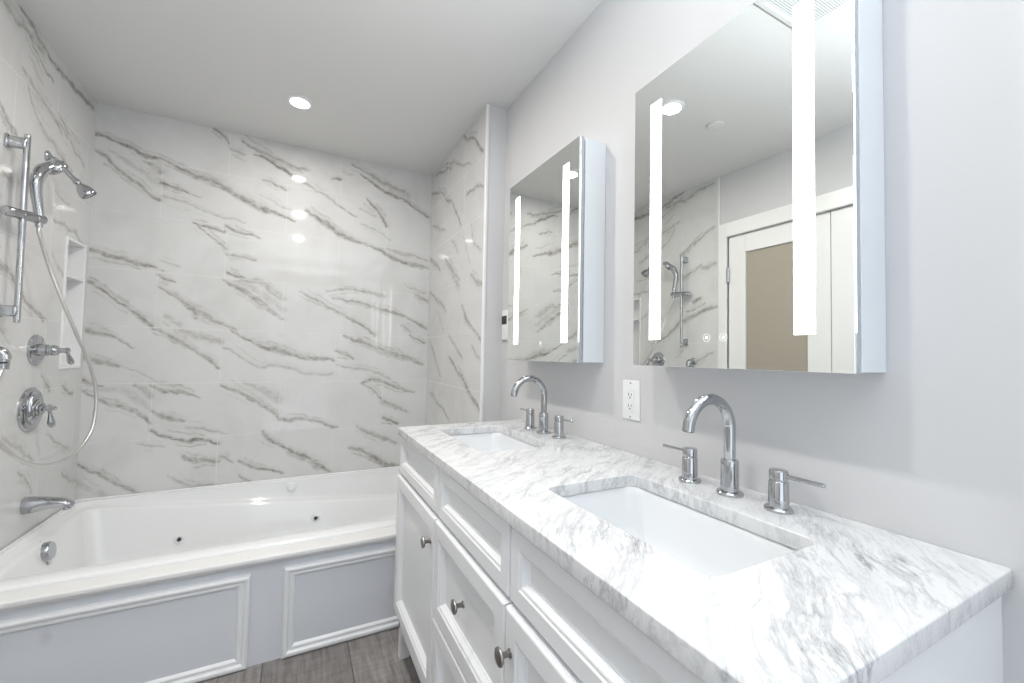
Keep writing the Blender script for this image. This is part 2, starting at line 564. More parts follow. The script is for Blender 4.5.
# ------------------------------------------------------------------ marble veins of the tiles, in wall coordinates
VEINS_BACK = [(0.75,[(-1.894,2.285,0.013),(-1.772,2.269,0.0133),(-1.676,2.222,0.0135),(-1.586,2.211,0.0084),(-1.524,2.186,0.014),(-1.442,2.158,0.0168),(-1.362,2.141,0.0174),(-1.259,2.08,0.0266),(-1.158,2.045,0.024),(-1.048,2.01,0.0153),(-0.966,1.981,0.0062)]),
(0.7,[(-1.914,2.212,0.0078),(-1.873,2.191,0.0104),(-1.815,2.136,0.0133),(-1.741,2.088,0.0133),(-1.687,2.062,0.0108),(-1.656,2.027,0.0108),(-1.61,1.989,0.0135)]),
(0.35,[(-1.833,2.201,0.008),(-1.757,2.182,0.0162),(-1.673,2.136,0.0216),(-1.612,2.088,0.0243)]),
(0.6,[(-1.684,2.204,0.0054),(-1.65,2.19,0.0135),(-1.614,2.143,0.0193)]),
(0.75,[(-1.61,2.083,0.011),(-1.542,2.067,0.014),(-1.497,2.056,0.0084)]),
(0.4,[(-1.497,2.056,0.0056),(-1.438,2.051,0.0057)]),
(0.4,[(-1.605,2.013,0.0083),(-1.526,1.994,0.0083),(-1.436,1.988,0.0084),(-1.367,1.969,0.0086),(-1.298,1.937,0.0087),(-1.224,1.926,0.0059)]),
(0.7,[(-1.897,1.68,0.0128),(-1.82,1.672,0.0156),(-1.749,1.66,0.0133),(-1.666,1.627,0.0135),(-1.577,1.604,0.0054)]),
(0.35,[(-1.599,1.678,0.0054),(-1.504,1.64,0.0055)]),
(0.6,[(-1.607,1.579,0.0081),(-1.563,1.567,0.0108),(-1.532,1.554,0.0055)]),
(0.75,[(-1.898,1.523,0.0128),(-1.846,1.497,0.0128),(-1.788,1.456,0.008),(-1.727,1.413,0.0106),(-1.678,1.363,0.0159),(-1.621,1.313,0.0135)]),
(0.8,[(-1.464,1.889,0.0084),(-1.398,1.886,0.0086),(-1.31,1.868,0.0114)]),
(0.6,[(-1.452,1.883,0.0056),(-1.384,1.835,0.0086),(-1.31,1.778,0.0114)]),
(0.75,[(-1.311,1.9,0.0087),(-1.252,1.869,0.0118),(-1.192,1.866,0.0089),(-1.141,1.856,0.006)]),
(0.55,[(-1.306,1.75,0.0116),(-1.232,1.734,0.0118),(-1.159,1.71,0.009)]),
(0.85,[(-1.303,1.643,0.0087),(-1.258,1.628,0.0116),(-1.208,1.609,0.0058)]),
(0.6,[(-1.315,1.593,0.0087),(-1.211,1.539,0.0177),(-1.136,1.476,0.018),(-1.076,1.427,0.0148),(-1.011,1.374,0.012)]),
(0.45,[(-1.228,1.596,0.0118),(-1.139,1.587,0.027),(-1.064,1.542,0.027),(-1.01,1.508,0.0244)]),
(0.3,[(-1.257,1.593,0.0087),(-1.156,1.549,0.0236),(-1.078,1.49,0.03),(-1.013,1.441,0.0305)]),
(0.8,[(-1.392,2.448,0.0058),(-1.349,2.424,0.0087),(-1.314,2.392,0.0087)]),
(0.45,[(-1.303,2.359,0.0145),(-1.238,2.34,0.009)]),
(0.35,[(-1.302,2.324,0.0058),(-1.237,2.304,0.0059)]),
(0.65,[(-1.246,2.415,0.0089),(-1.166,2.375,0.012),(-1.091,2.351,0.0122),(-0.979,2.33,0.0155),(-0.899,2.314,0.0095)]),
(0.85,[(-1.189,2.352,0.006),(-1.106,2.329,0.0122),(-1.025,2.292,0.0155),(-0.975,2.259,0.0124)]),
(0.4,[(-1.149,2.373,0.012),(-1.053,2.335,0.0244),(-0.944,2.31,0.0248)]),
(0.55,[(-0.97,2.254,0.0093),(-0.885,2.222,0.0095),(-0.816,2.185,0.0096),(-0.728,2.137,0.0098),(-0.611,2.079,0.0066)]),
(0.6,[(-1.138,2.2,0.006),(-1.075,2.189,0.0122),(-1.016,2.17,0.0092)]),
(0.3,[(-1.14,2.115,0.006),(-1.055,2.07,0.0092),(-0.99,2.051,0.0062)]),
(0.75,[(-0.903,2.073,0.0095),(-0.828,2.023,0.0128),(-0.721,1.956,0.0224),(-0.654,1.928,0.0198),(-0.598,1.916,0.0132),(-0.503,1.889,0.0099),(-0.372,1.839,0.017),(-0.227,1.794,0.021),(-0.121,1.785,0.0142)]),
(0.45,[(-0.4,1.897,0.017),(-0.291,1.87,0.0173),(-0.125,1.842,0.0107)]),
(0.6,[(-0.638,2.409,0.0099),(-0.556,2.384,0.0134),(-0.461,2.343,0.0168),(-0.303,2.296,0.0207)]),
(0.85,[(-0.583,2.351,0.0066),(-0.479,2.312,0.0134),(-0.403,2.266,0.0136),(-0.26,2.224,0.014),(-0.131,2.162,0.0107)]),
(0.4,[(-0.478,2.347,0.0136),(-0.365,2.308,0.0272),(-0.275,2.277,0.0276)]),
(0.75,[(-0.541,2.199,0.0101),(-0.474,2.143,0.0134),(-0.414,2.052,0.0136)]),
(0.35,[(-0.586,2.13,0.0099),(-0.49,2.093,0.0101)]),
(0.8,[(-0.761,2.306,0.0098),(-0.708,2.304,0.0098)]),
(0.35,[(-0.697,2.359,0.013),(-0.642,2.338,0.0132)]),
(0.65,[(-0.92,1.552,0.0061),(-0.868,1.515,0.0093),(-0.727,1.467,0.0096),(-0.651,1.42,0.0096),(-0.563,1.366,0.0098),(-0.467,1.307,0.0134)]),
(0.55,[(-0.773,1.571,0.0063),(-0.683,1.592,0.0096),(-0.535,1.595,0.0132),(-0.41,1.563,0.0168)]),
(0.7,[(-0.732,1.537,0.0096),(-0.593,1.515,0.0098),(-0.407,1.475,0.0134),(-0.3,1.448,0.0102),(-0.124,1.368,0.0142)]),
(0.75,[(-1.275,1.296,0.0058),(-1.186,1.259,0.0089),(-1.083,1.199,0.0118),(-0.988,1.175,0.0214),(-0.885,1.155,0.0186),(-0.794,1.138,0.0158),(-0.713,1.126,0.0095)]),
(0.4,[(-1.306,1.203,0.0086),(-1.197,1.13,0.0087),(-1.123,1.09,0.0089),(-1.065,1.104,0.012),(-0.969,1.084,0.012),(-0.881,1.054,0.0124),(-0.716,1.041,0.0096)]),
(0.35,[(-1.069,1.233,0.012),(-0.962,1.2,0.0153),(-0.88,1.177,0.0124)]),
(0.7,[(-0.7,1.187,0.0128),(-0.649,1.178,0.0128),(-0.6,1.159,0.0065)]),
(0.4,[(-0.697,1.106,0.0096),(-0.561,1.086,0.0132),(-0.375,1.022,0.0101),(-0.196,0.907,0.0069)]),
(0.6,[(-0.665,1.292,0.0096),(-0.545,1.256,0.0165),(-0.442,1.212,0.0231),(-0.292,1.168,0.0238),(-0.146,1.115,0.014)]),
(0.65,[(-0.546,0.992,0.0098),(-0.478,1.007,0.0132),(-0.413,0.99,0.0168),(-0.287,0.957,0.0136),(-0.196,0.907,0.0069)]),
(0.6,[(-0.537,0.981,0.0065),(-0.463,0.934,0.0099),(-0.41,0.883,0.0101)]),
(0.5,[(-0.403,0.859,0.0198),(-0.326,0.826,0.0204),(-0.248,0.793,0.0136)]),
(0.85,[(-0.4,0.75,0.0168),(-0.347,0.719,0.0134),(-0.3,0.707,0.0101)]),
(0.75,[(-1.089,0.694,0.0116),(-1.06,0.657,0.0177),(-1.023,0.642,0.0148),(-0.934,0.587,0.015),(-0.825,0.517,0.0155),(-0.762,0.467,0.0155),(-0.715,0.431,0.0095)]),
(0.55,[(-0.558,0.7,0.0098),(-0.448,0.64,0.0165),(-0.31,0.576,0.0134)]),
(0.7,[(-0.604,0.578,0.0096),(-0.482,0.516,0.0195),(-0.398,0.462,0.0264),(-0.292,0.428,0.0101)]),
(0.65,[(-1.002,0.784,0.015),(-0.872,0.768,0.0153),(-0.782,0.748,0.0124),(-0.685,0.708,0.0096)]),
(0.6,[(-1.298,0.994,0.0086),(-1.22,0.942,0.0116),(-1.115,0.872,0.0148),(-1.056,0.834,0.0148),(-1.002,0.79,0.012)]),
(0.35,[(-1.192,0.991,0.0116),(-1.091,0.96,0.03),(-1.006,0.898,0.036)]),
(0.75,[(-0.228,1.3,0.0104),(-0.129,1.269,0.0105)]),
(0.5,[(-0.298,1.373,0.0102),(-0.229,1.331,0.0104)]),
(0.6,[(-0.204,1.601,0.014),(-0.122,1.544,0.014)]),
(0.65,[(-1.888,1.274,0.0153),(-1.836,1.256,0.013),(-1.768,1.235,0.0106),(-1.695,1.193,0.0053)]),
(0.6,[(-1.887,1.142,0.0128),(-1.831,1.12,0.0153),(-1.762,1.087,0.0156)]),
(0.3,[(-1.763,1.097,0.0052),(-1.644,1.05,0.008),(-1.55,1.004,0.0054)]),
(0.85,[(-1.894,1.031,0.0128),(-1.848,1.008,0.0077),(-1.806,0.999,0.0051)]),
(0.65,[(-1.892,0.98,0.01),(-1.824,0.933,0.0128),(-1.743,0.884,0.013),(-1.671,0.845,0.0133),(-1.614,0.786,0.0106)]),
(0.3,[(-1.826,0.989,0.0153),(-1.722,0.951,0.026),(-1.617,0.869,0.0265)]),
(0.5,[(-1.676,0.982,0.0133),(-1.611,0.932,0.0212)]),
(0.65,[(-1.616,1.297,0.0081),(-1.551,1.251,0.0135),(-1.486,1.213,0.014),(-1.413,1.172,0.014),(-1.35,1.134,0.0143),(-1.316,1.089,0.0114)]),
(0.4,[(-1.526,1.29,0.0135),(-1.41,1.267,0.0252),(-1.316,1.237,0.0257)]),
(0.6,[(-1.605,1.509,0.0081),(-1.522,1.478,0.0138),(-1.456,1.427,0.0196),(-1.415,1.396,0.0252),(-1.331,1.335,0.0143),(-1.247,1.306,0.0087)]),
(0.8,[(-1.475,1.443,0.0112),(-1.447,1.422,0.0168),(-1.423,1.368,0.0112)]),
(0.4,[(-1.574,1.361,0.0135),(-1.503,1.319,0.0193)]),
(0.7,[(-1.61,0.991,0.0106),(-1.553,0.963,0.0108),(-1.49,0.957,0.011),(-1.403,0.905,0.0056)]),
(0.6,[(-1.605,0.847,0.0159),(-1.535,0.822,0.0189),(-1.46,0.797,0.0083)]),
(0.9,[(-1.608,0.741,0.0133),(-1.569,0.717,0.0135),(-1.506,0.702,0.0083),(-1.456,0.692,0.0081),(-1.395,0.682,0.0138),(-1.361,0.674,0.0112),(-1.307,0.648,0.0114)]),
(0.35,[(-1.665,0.685,0.0053),(-1.605,0.658,0.008),(-1.542,0.656,0.0054)]),
(0.4,[(-1.454,0.758,0.0083),(-1.391,0.737,0.0083),(-1.26,0.712,0.0057)]),
(0.65,[(-1.453,0.601,0.0138),(-1.385,0.571,0.0193),(-1.306,0.549,0.0168)]),
(0.5,[(-1.298,0.579,0.0112),(-1.235,0.539,0.0086)]),
(0.65,[(-1.895,0.598,0.01),(-1.806,0.531,0.0128),(-1.715,0.472,0.0156),(-1.629,0.416,0.013)]),
(0.35,[(-1.884,0.505,0.02),(-1.772,0.41,0.0204)]),
(0.65,[(-1.199,0.547,0.0086),(-1.103,0.503,0.0118),(-0.98,0.445,0.0089)]),
(0.7,[(-1.196,0.467,0.0087),(-1.123,0.418,0.0087)]),
(0.4,[(-1.521,0.498,0.0054),(-1.445,0.448,0.0108),(-1.325,0.423,0.0112)]),
(0.35,[(-0.583,2.037,0.0066),(-0.481,2,0.0101),(-0.388,1.96,0.0068)]),
(0.4,[(-0.279,1.657,0.0069),(-0.145,1.613,0.0107)])]
VEINS_LEFT = [(0.8,[(1.979,2.453,0.0108),(2.079,2.437,0.0134),(2.154,2.415,0.0118),(2.287,2.383,0.0148),(2.505,2.397,0.0208),(2.627,2.403,0.0148)]),
(0.7,[(2.011,2.415,0.0054),(2.086,2.369,0.0056),(2.178,2.334,0.006),(2.244,2.313,0.0062)]),
(0.5,[(2.062,2.321,0.0037),(2.124,2.283,0.0057),(2.17,2.266,0.004)]),
(0.5,[(2.068,2.194,0.0076),(2.102,2.149,0.0076),(2.157,2.108,0.0059),(2.22,2.089,0.0041)]),
(0.55,[(2.169,2.202,0.0059),(2.26,2.169,0.0082),(2.337,2.127,0.0087)]),
(0.65,[(2.299,2.198,0.0063),(2.393,2.162,0.0111)]),
(0.6,[(1.912,2.046,0.0051),(1.949,2.018,0.007),(1.989,1.978,0.0072)]),
(0.5,[(1.895,2.393,0.0051),(1.948,2.392,0.0053)]),
(0.5,[(2.277,2.165,0.0063),(2.425,2.133,0.0091),(2.565,2.073,0.0071)]),
(0.35,[(2.351,2.202,0.0043),(2.501,2.16,0.007)]),
(0.45,[(2.314,1.867,0.0086),(2.472,1.845,0.0069)]),
(0.6,[(2.315,1.739,0.0108),(2.422,1.737,0.0091),(2.491,1.726,0.0093),(2.632,1.693,0.0074)]),
(0.4,[(2.315,1.581,0.0108),(2.419,1.514,0.0136)]),
(0.45,[(2.096,1.403,0.0059),(2.185,1.345,0.008),(2.304,1.3,0.0065)]),
(0.5,[(2.282,1.057,0.0087),(2.362,0.997,0.0133)]),
(0.6,[(2.468,0.996,0.0095),(2.569,0.957,0.0123)]),
(0.45,[(2.073,0.834,0.0115),(2.196,0.752,0.0124)]),
(0.5,[(2.039,0.848,0.0095),(2.152,0.785,0.01),(2.257,0.713,0.0085)]),
(0.6,[(2.357,0.803,0.0066),(2.44,0.753,0.0093),(2.558,0.702,0.0123)]),
(0.6,[(2.151,0.689,0.01),(2.215,0.63,0.0083),(2.261,0.581,0.0065)]),
(0.5,[(2.502,0.6,0.0097),(2.652,0.51,0.0102)]),
(0.4,[(2.172,0.991,0.0062),(2.255,0.954,0.0105)]),
(0.4,[(1.989,1.243,0.0074),(2.054,1.189,0.0074)]),
(0.65,[(1.707,1.552,0.0175),(1.825,1.525,0.018),(1.955,1.483,0.0185),(2.024,1.45,0.0152),(2.267,1.293,0.0122)]),
(0.6,[(1.801,1.58,0.0071),(1.955,1.536,0.0075)]),
(0.8,[(1.894,1.605,0.0185),(1.847,1.629,0.0146)]),
(0.6,[(2.009,1.977,0.0116),(1.905,2.038,0.0113),(1.856,2.056,0.0111)]),
(0.5,[(1.827,1.834,0.0183),(1.716,1.86,0.0178)]),
(0.5,[(1.993,1.798,0.0152),(1.839,1.856,0.0146)]),
(0.5,[(2.165,2.384,0.0162),(1.933,2.4,0.0152),(1.731,2.433,0.0144)]),
(0.55,[(1.896,2.023,0.0113),(1.73,2.128,0.0144)]),
(0.45,[(2.222,2.185,0.0164),(2.024,2.236,0.0117)]),
(0.5,[(1.927,1.141,0.0148),(1.743,1.237,0.0105)]),
(0.45,[(2.441,2.006,0.0215),(2.17,2.091,0.0122)])]
VEINS_WING = [(0.8,[(2.052,2.463,0.0122),(1.87,2.35,0.0114),(1.742,2.244,0.0135)]),
(0.5,[(2.436,2.434,0.0105),(2.194,2.355,0.0128),(1.922,2.235,0.0087)]),
(0.65,[(2.569,2.424,0.0146),(2.249,2.348,0.013)]),
(0.6,[(1.959,2.092,0.0145),(1.732,2.052,0.0104)]),
(0.65,[(2.657,2.331,0.0149),(2.386,2.229,0.0102),(2.174,2.077,0.0126),(2.045,1.943,0.0118)]),
(0.6,[(2.61,2.079,0.0108),(2.338,1.975,0.0098)]),
(0.65,[(2.325,1.803,0.013),(2.202,1.706,0.0155),(2.044,1.613,0.0089)]),
(0.65,[(1.869,1.599,0.0162),(1.723,1.548,0.0179)]),
(0.6,[(2.665,1.872,0.0146),(2.446,1.749,0.0135)]),
(0.4,[(1.887,1.888,0.0083),(1.838,1.784,0.0108),(1.732,1.713,0.0078)]),
(0.6,[(2.663,1.85,0.0144),(2.423,1.737,0.0134)]),
(0.5,[(2.302,1.76,0.016),(2.054,1.579,0.0174)]),
(0.55,[(2.643,1.62,0.0143),(2.279,1.461,0.0158)]),
(0.7,[(1.997,1.464,0.0114),(1.938,1.386,0.011),(1.707,1.257,0.0098)]),
(0.5,[(1.833,1.226,0.0104),(1.702,1.16,0.0098)]),
(0.75,[(2.193,1.172,0.009),(1.97,1.051,0.0165),(1.708,0.907,0.0144)]),
(0.5,[(2.612,1.279,0.0104),(2.367,1.047,0.0128)]),
(0.5,[(2.21,1.297,0.0092),(1.978,1.172,0.011)]),
(0.55,[(2.581,0.927,0.0137),(2.166,0.8,0.0116)]),
(0.5,[(2.197,1.881,0.0095),(2.084,1.783,0.009)]),
(0.45,[(2.007,1.858,0.0058),(1.889,1.687,0.0083)]),
(0.35,[(2.49,1.48,0.0068),(2.309,1.338,0.0063)])]



def vein_field(P, strokes, seed):
    """P: (n,2) wall coordinates; strokes: (strength, [(u, v, half width), ...])"""
    rng = np.random.RandomState(seed)
    q = P.copy()
    # ragged edges: warp the coordinates a little before measuring
    for amp, fr in ((0.0045, 22.0), (0.0028, 55.0), (0.0016, 120.0)):
        for k in range(3):
            an = rng.uniform(0, 2 * math.pi)
            ph = rng.uniform(0, 2 * math.pi, 2)
            f = fr * rng.uniform(0.7, 1.4)
            s = (P[:, 0] * math.cos(an) + P[:, 1] * math.sin(an)) * f
            q[:, 0] += amp * np.sin(s + ph[0]) * 0.6
            q[:, 1] += amp * np.sin(s * 1.13 + ph[1]) * 0.8
    val = np.zeros(len(P))
    # faint hairlines that accompany the longer veins
    extra = []
    for dk, pts in strokes:
        a, e = np.array(pts[0][:2]), np.array(pts[-1][:2])
        ln = float(np.hypot(*(e - a)))
        if ln < 0.06:
            continue
        nrm = np.array([-(e - a)[1], (e - a)[0]]) / ln
        for k in range(4):
            off = nrm * rng.uniform(0.008, 0.040) * rng.choice([-1, 1])
            t0 = rng.uniform(0.0, 0.5)
            t1 = t0 + rng.uniform(0.25, 0.5)
            n = len(pts)
            seg = []
            for t in np.linspace(t0, t1, 5):
                f = min(t, 0.999) * (n - 1)
                i = int(f)
                g = f - i
                pu = np.array(pts[i]) * (1 - g) + np.array(pts[min(i + 1, n - 1)]) * g
                seg.append((pu[0] + off[0] * (1 - 0.4 * t), pu[1] + off[1] * (1 - 0.4 * t), max(0.0032, pu[2] * rng.uniform(0.3, 0.5))))
            extra.append((dk * rng.uniform(0.3, 0.65), seg))
    for dk, pts in list(strokes) + extra:
        pts = np.array(pts, float)
        pad = pts[:, 2].max() * 4 + 0.02
        sel = np.where((q[:, 0] > pts[:, 0].min() - pad) & (q[:, 0] < pts[:, 0].max() + pad) & (q[:, 1] > pts[:, 1].min() - pad) & (q[:, 1] < pts[:, 1].max() + pad))[0]
        if len(sel) == 0:
            continue
        qs = q[sel]
        best = np.zeros(len(sel))
        wash = np.zeros(len(sel))
        for a, b in zip(pts[:-1], pts[1:]):
            d = b[:2] - a[:2]
            l2 = max(d @ d, 1e-9)
            t = np.clip(((qs - a[:2]) @ d) / l2, 0, 1)
            c = a[:2] + t[:, None] * d
            dist = np.hypot(qs[:, 0] - c[:, 0], qs[:, 1] - c[:, 1])
            hw = (a[2] + (b[2] - a[2]) * t) * 0.82
            x = dist / np.maximum(hw, 1e-4)
            best = np.maximum(best, np.clip((1.60 - x) / 1.40, 0, 1))
            side = d[0] * (qs[:, 1] - a[1]) - d[1] * (qs[:, 0] - a[0])
            wash = np.maximum(wash, np.clip(1.0 - x / np.where(side > 0, 3.4, 1.6), 0, 1))
        best = best * best * (3 - 2 * best)
        val[sel] = np.maximum(val[sel], np.maximum(best * dk, wash * dk * 0.38))
    return val


def wall_grid(name, plane, c, u0, u1, v0, v1, step, strokes, material, hole=None, seed=1):
    """a tiled wall face as a fine grid that carries its veins as an attribute"""
    us = list(np.linspace(u0, u1, int(round((u1 - u0) / step)) + 1))
    vs = list(np.linspace(v0, v1, int(round((v1 - v0) / step)) + 1))
    if hole:
        def snap(arr, x):
            i = min(range(len(arr)), key=lambda k: abs(arr[k] - x))
            arr[i] = x
        for x in hole[:2]:
            snap(us, x)
        for x in hole[2:]:
            snap(vs, x)
    us = np.array(us)
    vs = np.array(vs)
    nu, nv = len(us), len(vs)
    U, V = np.meshgrid(us, vs, indexing='ij')
    P = np.stack([U.ravel(), V.ravel()], 1)
    Cc = np.full(len(P), c)
    co = np.stack([Cc, P[:, 0], P[:, 1]], 1) if plane == 'X' else np.stack([P[:, 0], Cc, P[:, 1]], 1)
    idx = np.arange(nu * nv).reshape(nu, nv)
    q = np.stack([idx[:-1, :-1], idx[1:, :-1], idx[1:, 1:], idx[:-1, 1:]], -1).reshape(-1, 4)
    if hole:
        cu = ((us[:-1] + us[1:]) / 2)[:, None].repeat(nv - 1, 1).ravel()
        cv = ((vs[:-1] + vs[1:]) / 2)[None, :].repeat(nu - 1, 0).ravel()
        q = q[~((cu > hole[0]) & (cu < hole[1]) & (cv > hole[2]) & (cv < hole[3]))]
    me = bpy.data.meshes.new(name)
    me.from_pydata(co.tolist(), [], q.tolist())
    at = me.attributes.new('vein', 'FLOAT', 'POINT')
    at.data.foreach_set('value', vein_field(P, strokes, seed).astype(np.float32))
    me.materials.append(material)
    me.update()
    return link(name, me)

# ================================================================== SETTING
# floor
bm = new_bm()
box(bm, WL - 0.1, 0.1, YF - 0.1, YB + 0.1, -0.05, 0.0)
struct(obj('floor', bm, M['floor'], smooth=False))
# ceiling
bm = new_bm()
box(bm, WL - 0.1, 0.1, YF - 0.1, YB + 0.1, HC, HC + 0.06)
struct(obj('ceiling', bm, M['paint_ceiling'], smooth=False))
# right wall (behind the vanity)
bm = new_bm()
box(bm, 0.0, 0.1, YF - 0.1, YB + 0.1, 0.0, HC)
struct(obj('wall_right', bm, M['paint_wall'], smooth=False))
# front wall with the open doorway behind the camera
DX0, DX1, DZ = -1.33, -0.30, 2.30
bm = new_bm()
box(bm, WL - 0.1, DX0, YF - 0.1, YF, 0.0, HC)
box(bm, DX1, 0.1, YF - 0.1, YF, 0.0, HC)
box(bm, DX0, DX1, YF - 0.1, YF, DZ, HC)
struct(obj('wall_front', bm, M['paint_wall'], smooth=False))
bm = new_bm()
for x0, x1, z0, z1 in ((DX0 - 0.085, DX0, 0, DZ + 0.085), (DX1, DX1 + 0.085, 0, DZ + 0.085), (DX0, DX1, DZ, DZ + 0.085)):
    box(bm, x0, x1, YF, YF + 0.018, z0, z1, 0.003)
struct(obj('trim_1', bm, M['trim_white'], smooth=False))
# back wall, tiled
struct(wall_grid('wall_back', 'Y', YB, WL, WING_X, 0.0, HC, 0.0048, VEINS_BACK, M['tile_x'], seed=3))
# left wall: tiled beside the tub, with the recess of the niche
NY0, NY1, NZ0, NZ1 = 2.44, 2.615, 1.095, 1.685
TL = 1.695
struct(wall_grid('wall_left', 'X', WL, TL, YB, 0.0, HC, 0.0052, VEINS_LEFT, M['tile_y'], hole=(NY0, NY1, NZ0, NZ1), seed=5))
# niche: recessed box with a shelf and a white border
bm = new_bm()
d = 0.09
box(bm, WL - d - 0.01, WL - d, NY0 - 0.01, NY1 + 0.01, NZ0 - 0.01, NZ1 + 0.01)
box(bm, WL - d, WL - 0.001, NY0 - 0.01, NY0, NZ0 - 0.01, NZ1 + 0.01)
box(bm, WL - d, WL - 0.001, NY1, NY1 + 0.01, NZ0 - 0.01, NZ1 + 0.01)
box(bm, WL - d, WL - 0.001, NY0, NY1, NZ0 - 0.01, NZ0)
box(bm, WL - d, WL - 0.001, NY0, NY1, NZ1, NZ1 + 0.01)
niche = obj('wall_niche', bm, M['grout_white'], smooth=False)
struct(niche)
bm = new_bm()
for y0, y1, z0, z1 in ((NY0 - 0.012, NY0, NZ0 - 0.012, NZ1 + 0.012), (NY1, NY1 + 0.012, NZ0 - 0.012, NZ1 + 0.012), (NY0, NY1, NZ1, NZ1 + 0.012), (NY0, NY1, NZ0 - 0.012, NZ0)):
    box(bm, WL - 0.004, WL + 0.006, y0, y1, z0, z1, 0.0015)
obj('border', bm, M['grout_white'], niche, smooth=False)
bm = new_bm()
box(bm, WL - d, WL + 0.004, NY0, NY1, 1.512, 1.528, 0.002)
obj('shelf', bm, M['grout_white'], niche, smooth=False)
# left wall beyond the tile: painted, with the closet doors
CY0, CY1, CZ = 0.385, 1.630, 2.020      # clear opening of the closet
bm = new_bm()
box(bm, WL - 0.1, WL - 0.006, CY1, TL, 0.0, HC)
box(bm, WL - 0.1, WL - 0.006, YF, CY0, 0.0, HC)
box(bm, WL - 0.1, WL - 0.006, CY0, CY1, CZ, HC)
struct(obj('wall_closet', bm, M['paint_wall'], smooth=False))
bm = new_bm()
for y0, y1, z0, z1 in ((CY1, 1.684, 0, CZ + 0.095), (CY0 - 0.085, CY0, 0, CZ + 0.095), (CY0, CY1, CZ, CZ + 0.095)):
    box(bm, WL - 0.03, WL + 0.014, y0, y1, z0, z1, 0.003)
struct(obj('trim_2', bm, M['trim_white'], smooth=False))


def closet_leaf(name, y0, y1, hinge_y):
    x = WL - 0.012
    st, tr = 0.118, 0.12
    bm = new_bm()
    # stiles, top, middle and bottom rails
    box(bm, x - 0.035, x, y0, y0 + st, 0.012, CZ - 0.003, 0.002)
    box(bm, x - 0.035, x, y1 - st, y1, 0.012, CZ - 0.003, 0.002)
    box(bm, x - 0.035, x, y0 + st, y1 - st, CZ - 0.003 - tr, CZ - 0.003, 0.002)
    box(bm, x - 0.035, x, y0 + st, y1 - st, 0.012, 0.23, 0.002)
    o = obj(name, bm, M['trim_white'], smooth=False)
    struct(o)
    bm = new_bm()
    box(bm, x - 0.024, x - 0.012, y0 + st - 0.005, y1 - st + 0.005, 0.225, CZ - tr)
    obj('frosted_pane', bm, M['frosted'], o, smooth=False)
    for z in (1.76, 0.95, 0.25):
        bm = new_bm()
        lathe(bm, [(0, 0.005), (0.002, 0.008), (0.098, 0.008), (0.1, 0.005)], (WL + 0.003, hinge_y - (0.006 if hinge_y > 1 else -0.006), z - 0.05), (0, 0, 1), 14)
        box(bm, x - 0.001, WL + 0.003, hinge_y - (0.009 if hinge_y > 1 else -0.003), hinge_y - (0.003 if hinge_y > 1 else -0.009), z - 0.045, z + 0.045)
        obj('hinge', bm, M['chrome_soft'], o)
    return o


closet_leaf('door_1', 1.0165, 1.6265, 1.627)
closet_leaf('door_2', 0.3885, 1.0125, 0.388)
bm = new_bm()
box(bm, WL - 0.075, WL - 0.050, CY0, CY1, 0.0, CZ)
struct(obj('wall_closet_back', bm, M['trim_white'], smooth=False))
# wing wall right of the tub: tiled face, painted end
struct(wall_grid('wall_wing', 'X', WING_X, WING_Y, YB, 0.0, HC, 0.0055, VEINS_WING, M['tile_y'], seed=9))
bm = new_bm()
box(bm, WING_X + 0.001, 0.0, WING_Y + 0.001, YB, 0.0, HC)
struct(obj('wall_wing_core', bm, M['paint_wall'], smooth=False))
# white edge profiles where the tile stops
bm = new_bm()
box(bm, WING_X - 0.004, WING_X + 0.012, WING_Y - 0.004, WING_Y + 0.010, 0.0, HC, 0.003)
struct(obj('trim_3', bm, M['grout_white'], smooth=False))
bm = new_bm()
box(bm, WL - 0.006, WL + 0.004, TL - 0.010, TL + 0.002, 0.0, HC, 0.003)
struct(obj('trim_4', bm, M['grout_white'], smooth=False))

# ================================================================== BATHTUB
X0, X1 = WL + 0.003, WING_X - 0.004
TZ = 0.418


def tub_ring(x0, x1, y0, y1, r, zf):
    pts = []
    for x, y in rrect(x0, x1, y0, y1, r, 10):
        pts.append((x, y))
    # refine the long sides so that the sloping ledge follows them
    out = []
    n = len(pts)
    for i in range(n):
        a, b = pts[i], pts[(i + 1) % n]
        ln = math.hypot(b[0] - a[0], b[1] - a[1])
        k = 14 if i % 11 == 10 else 1
        for j in range(k):
            t = j / k
            x, y = a[0] + (b[0] - a[0]) * t, a[1] + (b[1] - a[1]) * t
            out.append((x, y, zf(x, y)))
    return out


def ledge(x, y):
    t = (x + 1.80) / 1.5
    return 0.398 - 0.150 * min(max(t, 0), 1.1)


tub = thing('bathtub', 'white acrylic jetted bathtub built into the tiled alcove', 'bathtub', (X0, 1.725, 0.02))
IN = (X0 + 0.024, X1 - 0.085, 1.805, YB - 0.040)


def inset(q, d, zf, r):
    return tub_ring(q[0] + d, q[1] - d, q[2] + d, q[3] - d, r, zf)


